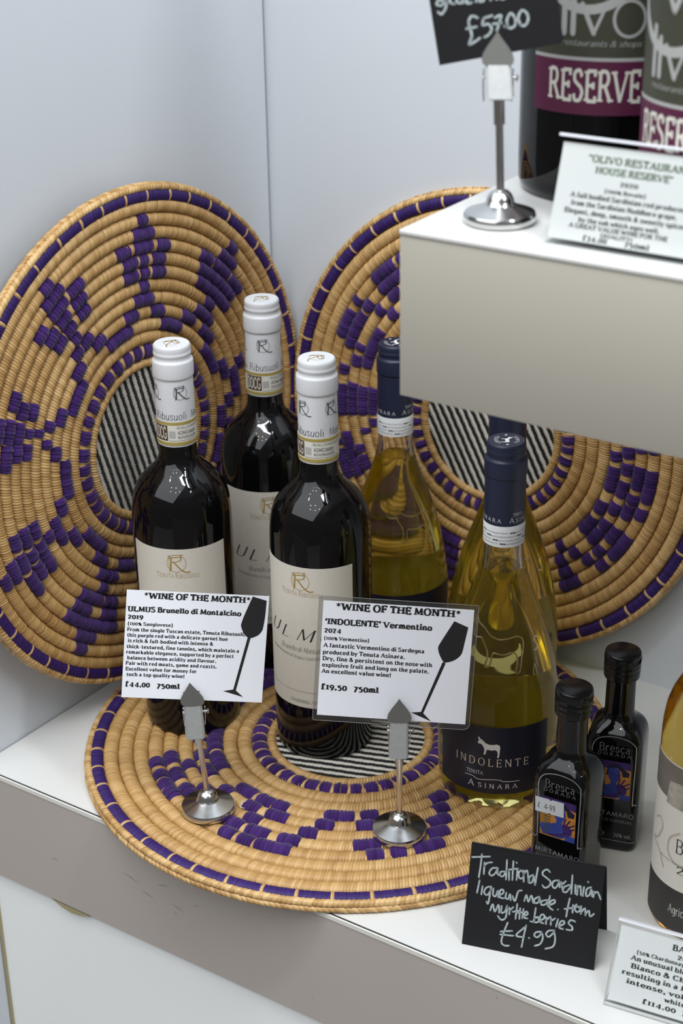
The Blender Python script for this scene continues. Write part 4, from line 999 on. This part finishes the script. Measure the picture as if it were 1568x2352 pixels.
def small_bottle(label, loc, az, sticker):
    t = thing('liqueur_bottle', label, 'liqueur bottle', loc, math.radians(az + 90), group='small dark liqueur bottles')
    secs = [(16.5, 7, 0.4), (18.6, 7.5, 0.0), (20.2, 7.5, 1.4), (20.6, 7.5, 4), (20.6, 7.5, 60), (20.6, 7.5, 80), (20.4, 8, 88), (19.5, 9, 94), (17.8, 10, 98.5), (15.2, 10.8, 102), (12.8, 11.2, 104.4), (11.2, 11, 107), (10.7, 10.6, 111), (10.4, 10.35, 139)]
    m = MB(); v = []; f = []; n = 36
    for h, r, z in secs:
        v += [(x, y, z) for x, y in rsq(h, min(r, h - .01))]
    for i in range(len(secs) - 1):
        for k in range(n):
            j = (k + 1) % n; f.append((i * n + k, i * n + j, (i + 1) * n + j, (i + 1) * n + k))
    f.append(tuple(range(n - 1, -1, -1))); f.append(tuple((len(secs) - 1) * n + k for k in range(n)))
    m.add(v, f); m.build('glass_body', MT['darkglass'], t, smooth=60)
    m = MB(); m.lathe([(10.6, 137.5), (12.4, 137.6), (12.9, 139), (12.5, 140.6), (13.0, 142), (13.1, 143.4), (12.6, 144.8), (12.7, 145.4), (13.15, 146.6), (13.1, 147.8), (12.5, 149.0), (12.6, 149.4), (12.9, 150.0), (13.0, 156.4), (12.6, 157.7), (11.6, 158.3), (0, 158.4)], 64)
    c = m.build('screw_cap', MT['blackcap'], t, smooth=45); c['label'] = 'black ridged screw cap'
    m = MB()
    for k in range(72):
        a = 2 * math.pi * k / 72; m.tube([(12.95 * math.cos(a), 12.95 * math.sin(a), 150.4), (13.0 * math.cos(a), 13.0 * math.sin(a), 154.2)], .25, 5)
    m.build('cap_ridges', MT['blackcap'], c)
    fn = lambda u, v: (u, -20.75, v); fn2 = lambda u, v: (u, -20.72, v)
    # painted picture on the front
    px = lambda a, b: (-12.4 + 26.6 * a, 45.4 + 32.4 * b)
    pic = emit('picture', [[px(0, 0), px(1, 0), px(1, 1), px(0, 1)]], lambda u, v: (u, -20.66, v), MT['orange'], t); pic['label'] = 'printed picture of a blue face on orange'
    PX = lambda pts: [px(a, b) for a, b in pts]
    emit('picture_top', [PX([(0, .82), (.3, .8), (.7, .84), (1, .8), (1, 1), (0, 1)])], lambda u, v: (u, -20.68, v), MT['violet'], pic)
    emit('picture_hair', [PX([(.33, .62), (.36, .84), (.5, .95), (.68, .93), (.82, .82), (.97, .74), (.95, .63), (.78, .62), (.74, .76), (.6, .84), (.42, .8), (.38, .62)])], lambda u, v: (u, -20.70, v), MT['deep'], pic)
    emit('picture_figure', [PX([(.38, .75), (.42, .81), (.55, .84), (.7, .78), (.72, .62), (.66, .5), (.62, .44), (.64, .34), (.78, .3), (.8, .1), (.6, .02), (.1, .03), (.0, .2), (.02, .3), (.3, .34), (.46, .4), (.46, .48), (.4, .56)]), PX([(.7, .0), (1, .0), (1, .14), (.8, .16)])], lambda u, v: (u, -20.71, v), MT['blue'], pic)
    q = [PX([(.66, .2), (.62, .36), (.7, .42), (.82, .4), (.92, .3), (.9, .18), (.78, .12)]), PX([(.08, .04), (.5, .12), (.75, .22), (.7, .1), (.4, .02)])]
    for a, b in (((.66, .38), (.72, .56)), ((.74, .4), (.84, .54)), ((.82, .38), (.97, .46)), ((.86, .3), (.97, .36))):
        q += stroke([px(*a), px(*b)], 1.2)
    q += stroke(PX([(.47, .66), (.52, .69), (.56, .66)]), .5) + stroke(PX([(.63, .64), (.68, .66), (.71, .62)]), .5) + stroke(PX([(.58, .66), (.57, .57), (.6, .56)]), .4)
    emit('picture_hand', q, lambda u, v: (u, -20.725, v), MT['violet'], pic)
    q = []
    for i in range(9):
        y = .12 + .075 * i; q += [[px(.2 + d_ * sg * .11, y + d_ * .045) if k == 1 else (px(.2, y) if k == 0 else px(.2 + d_ * sg * .07, y - .012)) for k, d_ in ((0, 0), (1, 1), (2, 1))] for sg in (-1, 1)]
    q += stroke(PX([(.22, .05), (.2, .4), (.18, .78)]), .5)
    emit('picture_sprig', q, lambda u, v: (u, -20.73, v), MT['sprig'], pic)
    # silver outline and lettering
    arch = [(-14.0, 44.6), (-14.6, 78), (-14.3, 89), (-11.0, 95), (-5, 97.6), (2.4, 98.4), (10.6, 97), (15.6, 93.4), (17.0, 87), (16.6, 45.5), (17.6, 43.4), (19.6, 43.2)]
    emit('silver_outline', stroke(arch, .8) + stroke([(-14.0, 44.6), (-15.2, 42.4), (-18.6, 43.4), (-19.6, 45)], .6), fn, MT['silver_ink'], t)
    emit('silver_outline', stroke([(-14, 44), (-9, 43.4), (0, 47), (6, 53)], .6), lambda u, v: (20.75, u, v), MT['silver_ink'], t)
    emit('maker_print', lay('Bresca', 'roman', -9.6, 12.6, 85.8, 6.6), fn, MT['grey_print'], t)
    q = lay('DORADA', 'roman', -10.4, 13.4, 82.2, 2.6, track=40) + lay('MIRTAMARO', 'sans', -15.0, 18.0, 30.6, 3.7) + lay('AMARO DI SARDEGNA', 'roman', -14.6, 17.2, 25.6, 2.4) + lay('10 cl', 'sansb', -15, -9, 12.8, 3.0) + lay('e', 'sans', -5.2, -2.0, 13.0, 4.0) + lay('30% vol.', 'sansb', 4.6, 17.6, 12.8, 3.6)
    emit('white_print', q, fn, MT['silver_ink'], t)
    emit('silver_outline', stroke([(-19, 9.2), (17, 9.2), (19.6, 10.6)], .5, False), fn2, MT['silver_ink'], t)
    q = []
    for i in range(7):
        q += lay('produced and bottled in sardinia', 'roman', 8, 34, -16 + 3.0 * i + 8, 1.3)
    emit('side_print', q, lambda u, v: (20.75, v - 2, u), MT['grey_print'], t)
    if sticker:
        m = MB(); m.prism([(-16.6, 75.6), (-16.2, 63.6), (-6.6, 64.0), (-5.4, 65.1), (-4.2, 64.1), (5.4, 64.4), (5.0, 76.4), (-3.8, 76.1), (-5.0, 75.0), (-6.2, 76.0)], -21.0, -20.78, fn=lambda x, z, y: (x, y, z))
        s_ = m.build('price_sticker', MT['sticker'], t); s_['label'] = 'white notched price sticker'
        emit('sticker_print', lay('£', 'sans', -14.8, -12.4, 67.4, 4.2) + lay('4·99', 'sansb', -9.6, -1.2, 67.6, 5.0), lambda u, v: (u, -21.03, v), MT['inkgrey'], s_)
    return t


small_bottle('small square dark liqueur bottle with white price sticker, behind the tent card', (223.6, -58.2, 0), -87, True)
small_bottle('small square dark liqueur bottle without sticker, the rear one of the pair', (230.6, 4.6, 0), -75, False)

# ------------------------------------------------------------------ amber wine bottle at the right edge
AM = [(0, 4), (30, 3), (35.5, 0), (38, 1.6), (39.2, 6), (39.4, 60), (39.2, 120), (39.0, 148), (38.4, 158), (36.8, 168), (33.8, 177), (29.5, 185.5), (24, 193.5), (19, 200.5), (16, 208), (14.6, 218), (14.3, 300), (0, 301)]
t = thing('amber_wine_bottle', 'amber white wine bottle with grey and cream label at the right edge of the shelf', 'wine bottle', (324, -42, 0))
m = MB(); m.lathe(AM, 96); m.build('glass_body', MT['glass'], t, smooth=60)
R_ = [p for p in AM]
zs = np.linspace(7, 196, 36); rr = np.interp(zs, [p[1] for p in AM[4:]], [p[0] for p in AM[4:]]) - 2.2
m = MB(); m.lathe([(0, 7)] + list(zip(rr, zs)) + [(0, 196)], 64); m.build('wine', MT['amber'], t, smooth=60)['label'] = 'amber wine'
m = MB(); m.lathe([(14.5, 246), (15, 246), (14.9, 300), (14.6, 303), (0, 303.4)], 48); m.build('capsule', MT['darkband'], t, smooth=40)
lz = -88
L = cyl_patch('paper_label', 39.4, lz, 66, 6, 136, MT['paper'], t, .2, 60); L['label'] = 'cream and grey paper label'
cyl_patch('grey_band', 39.62, lz, 66, 108, 136.2, MT['greyband'], L, .06, 50)
emit('picture', [[(-24, 108), (-22, 122), (-12, 124), (-6, 120), (4, 123), (12, 119), (24, 122), (24, 104), (-24, 104)]], on_cyl(39.7, lz, 0, .05), MT['stone'], L, step=3)['label'] = 'soft printed view of a stone house'
cyl_patch('dark_band', 39.62, lz, 66, 5.8, 40, MT['darkband'], L, .06, 50)
cyl_patch('pale_line', 39.62, lz, 66, 136.2, 137.0, MT['strip'], t, .06, 50)
fn = on_cyl(39.64, lz, 0, .06)
emit('script_print', stroke([(-36, 84), (-30, 88), (-26, 82), (-32, 70), (-38, 67), (-28, 62), (-22, 52)], 1.6) + stroke([(-10, 86), (-18, 78), (-18, 66), (-8, 60), (2, 66)], 1.6), fn, MT['taupe'], L, step=2)
emit('name_print', lay('BATÀR'.replace('À', 'A'), 'roman', -12, 26, 70, 11) + lay('2021', 'roman', -10, 16, 54, 7) + lay('PRATESI AGRICOLA', 'roman', -26, -2, 60, 1.5), fn, MT['ink'], L, step=2)
emit('maker_print', lay('Agricola Querciabella', 'roman', -14, 34, 20, 7), on_cyl(39.7, lz, 0, .06), MT['strip'], L, step=2)

# ------------------------------------------------------------------ magnum bottles on the box
def magnum(label, loc, rotd, dz):
    t = thing('large_wine_bottle', label, 'wine bottle', loc, math.radians(rotd), group='large dark wine bottles on the box shelf')
    pf = [(0, 3), (40, 2), (46.5, 0), (49.6, 2), (50.9, 7), (51.2, 20), (51.6, 215), (51, 228), (48.5, 240), (43.5, 252), (36, 263), (28, 273), (22, 283), (19, 295), (18, 310), (17.8, 372), (0, 373)]
    m = MB(); m.lathe(pf, 96); m.build('glass_body', MT['darkglass'], t, smooth=50)
    m = MB(); m.lathe([(18.1, 300), (18.5, 300), (18.3, 372), (17.6, 375), (0, 375.4)], 48); m.build('capsule', MT['maroon'], t, smooth=40)
    A = -76
    L = cyl_patch('olive_label', 51.6, A, 42, 83.0 + dz, 178 + dz, MT['olive'], t, .2, 50); L['label'] = 'olive green paper label'
    cyl_patch('maroon_band', 51.8, A, 42, 52.8 + dz, 82.6 + dz, MT['maroon'], L, .1, 50)
    cyl_patch('white_line', 51.8, A, 42, 82.5 + dz, 84.4 + dz, MT['lightgrey'], L, .12, 50)
    fn = on_cyl(52.0, A, dz, .08)
    emit('reserve_print', lay('RESERVE', 'cond', -25.5, 28, 60.6, 16.6), fn, MT['strip'], L, step=2.5)
    q = lay('l', 'sans', -17, -15.5, 97, 22) + stroke([(-17.0, 97), (-17.0, 121)], 3.4, False) + stroke([(-11.5, 97), (-11.5, 116)], 3.2, False) + stroke([(-6.5, 113), (.5, 97.5)], 2.6, False) + stroke([(.5, 97.5), (7.0, 113)], 1.8, False)
    q += stroke([(20 + 8.6 * math.cos(a), 105.5 + 9.6 * math.sin(a)) for a in np.linspace(0, 2 * math.pi, 33)], 1.7, False, closed=True)
    q += stroke([(-4 + 29 * math.cos(a), 139 + 29 * math.sin(a)) for a in np.linspace(0, 2 * math.pi, 41)], 5.2, False, closed=True)
    q += stroke([(-16, 150), (-6, 138), (-2, 130)], 3, False) + stroke([(8, 152), (-2, 130)], 3, False)
    emit('emblem_print', q, fn, MT['lightgrey'], L, step=2.5)
    emit('small_print', lay('restaurants & shops', 'italic', -18, 27, 90.6, 3.2), fn, MT['lightgrey'], L, step=2.5)
    return t


magnum('left large dark bottle with olive and maroon label on the box shelf', (220, -48, 502.3), 0, 0)
magnum('right large dark bottle with olive and maroon label, cut by the photo edge', (321, -100, 502.3), -35, -9.0)

# ------------------------------------------------------------------ sloping acrylic text holders
def holder(label, org, az, tilt, wd, ht, lines, material_text, green=()):
    R = dirs(az, tilt)
    t = thing('acrylic_sign_holder', label, 'sign holder', org, math.radians(az + 90))      # local -Y faces viewer
    b = math.radians(tilt); ct, st = math.cos(b), math.sin(b)
    F = lambda u, v, n: (u, v * st - n * ct, v * ct + n * st)                # point on the sloping front
    def slab(u0, u1, v0, v1, n0, n1):
        v = [F(u, vv, n) for n in (n0, n1) for vv in (v0, v1) for u in (u0, u1)]
        return v, [(0, 2, 3, 1), (4, 5, 7, 6), (0, 1, 5, 4), (2, 6, 7, 3), (0, 4, 6, 2), (1, 3, 7, 5)]
    m = MB(); m.add(*slab(0, wd, 0, ht, .4, 2.0)); m.add(*slab(0, wd, 2, ht, -2.6, -1.0)); m.build('acrylic_sheet', MT['acrylic'], t)
    m = MB(); m.add(*slab(-.3, wd + .3, ht - .2, ht + 1.3, -2.8, 2.2)); m.build('top_edge', MT['acrylic_edge'], t)['label'] = 'bright rounded top edge'
    m = MB(); m.box(0, wd, .6, 14, 0.05, 1.6); m.build('foot_plate', MT['acrylic'], t)
    p = None
    m = MB(); m.add(*slab(1.8, wd - 1.8, 3.6, ht - 3.0, -.6, -.2)); p = m.build('paper_insert', MT['insert'], t); p['label'] = 'printed white paper insert'
    q = []; qg = []
    for i, (s_, x0, x1, y, h) in enumerate(lines):
        (qg if i in green else q).extend(lay(s_, 'cooperm', x0, x1, y, h))
    emit('printed_text', q, lambda u, v: F(u, v, -.15), MT['ink'], p)
    if qg:
        emit('green_heading', qg, lambda u, v: F(u, v, -.15), MT['green_ink'], p)
    return t


# paper layouts measured on the sheet (mm)
TOPL = [('"OLIVO RESTAURANTS', 18, 79, 45.5, 3.6), ('HOUSE RESERVE"', 23, 66, 40.0, 3.4), ('2020', 38, 48, 34.8, 2.5), ('(100% Bovale)', 30, 53, 30.6, 2.0), ('A full bodied Sardinian red produced', 11, 76, 26.4, 2.5), ('from the Sardinian Nuddhera grape.', 12, 72, 22.2, 2.5), ('Elegant, deep, smooth & sweetly spiced', 9, 78, 18.0, 2.5), ('by the oak which ages well.', 18, 64, 14.0, 2.4), ('A GREAT VALUE WINE FOR THE', 13, 69, 10.6, 2.3), ('QUALITY!', 32, 50, 7.6, 2.0), ('£34.00', 22, 36, 4.6, 2.8), ('750ml', 46, 60, 4.6, 2.8)]
BOTL = [('BATAR', 37, 58, 46, 3.6), ('2021', 41, 53, 41.0, 2.9), ('(50% Chardonnay, 50% Pinot Bianco)', 15, 80, 37.4, 2.4), ('An unusual blend of Pinot', 12, 75, 32.8, 3.0), ('Bianco & Chardonnay', 13, 76, 27.6, 3.0), ('resulting in a full bodied,', 8, 78, 22.4, 3.0), ('intense, voluptuous', 12, 76, 17.2, 3.0), ('white!', 38, 53, 12.4, 2.8), ('£114.00', 24, 46, 7.2, 3.2), ('750ml', 50, 66, 7.2, 3.2)]
holder('clear acrylic sign holder with green headed text on the box shelf before the large bottles', (244.8, -172.6, 502.3), -90, 17, 110, 57, TOPL, MT['ink'], (0, 1))
holder('clear acrylic sign holder with printed text at the lower right, before the amber bottle', (305.8, -165.2, 0), -82, 27, 100, 56, BOTL, MT['ink'])

# ------------------------------------------------------------------ bit of white thread on the mat
m = MB(); m.tube([(0, 6, 0.7), (-2.2, 2.5, .7), (-1.6, -2.0, .6), (1.2, -3.6, .6), (4.0, -2.6, .5)], [.12, .3, .36, .3, .12], 8)
t = m.build('thread_scrap', MT['thread'], None, smooth=60)
t.location = Vector((-13.9, -127.5, 11.2)) * S; t['label'] = 'curled scrap of white thread on the flat mat beside the left stand'; t['category'] = 'thread'
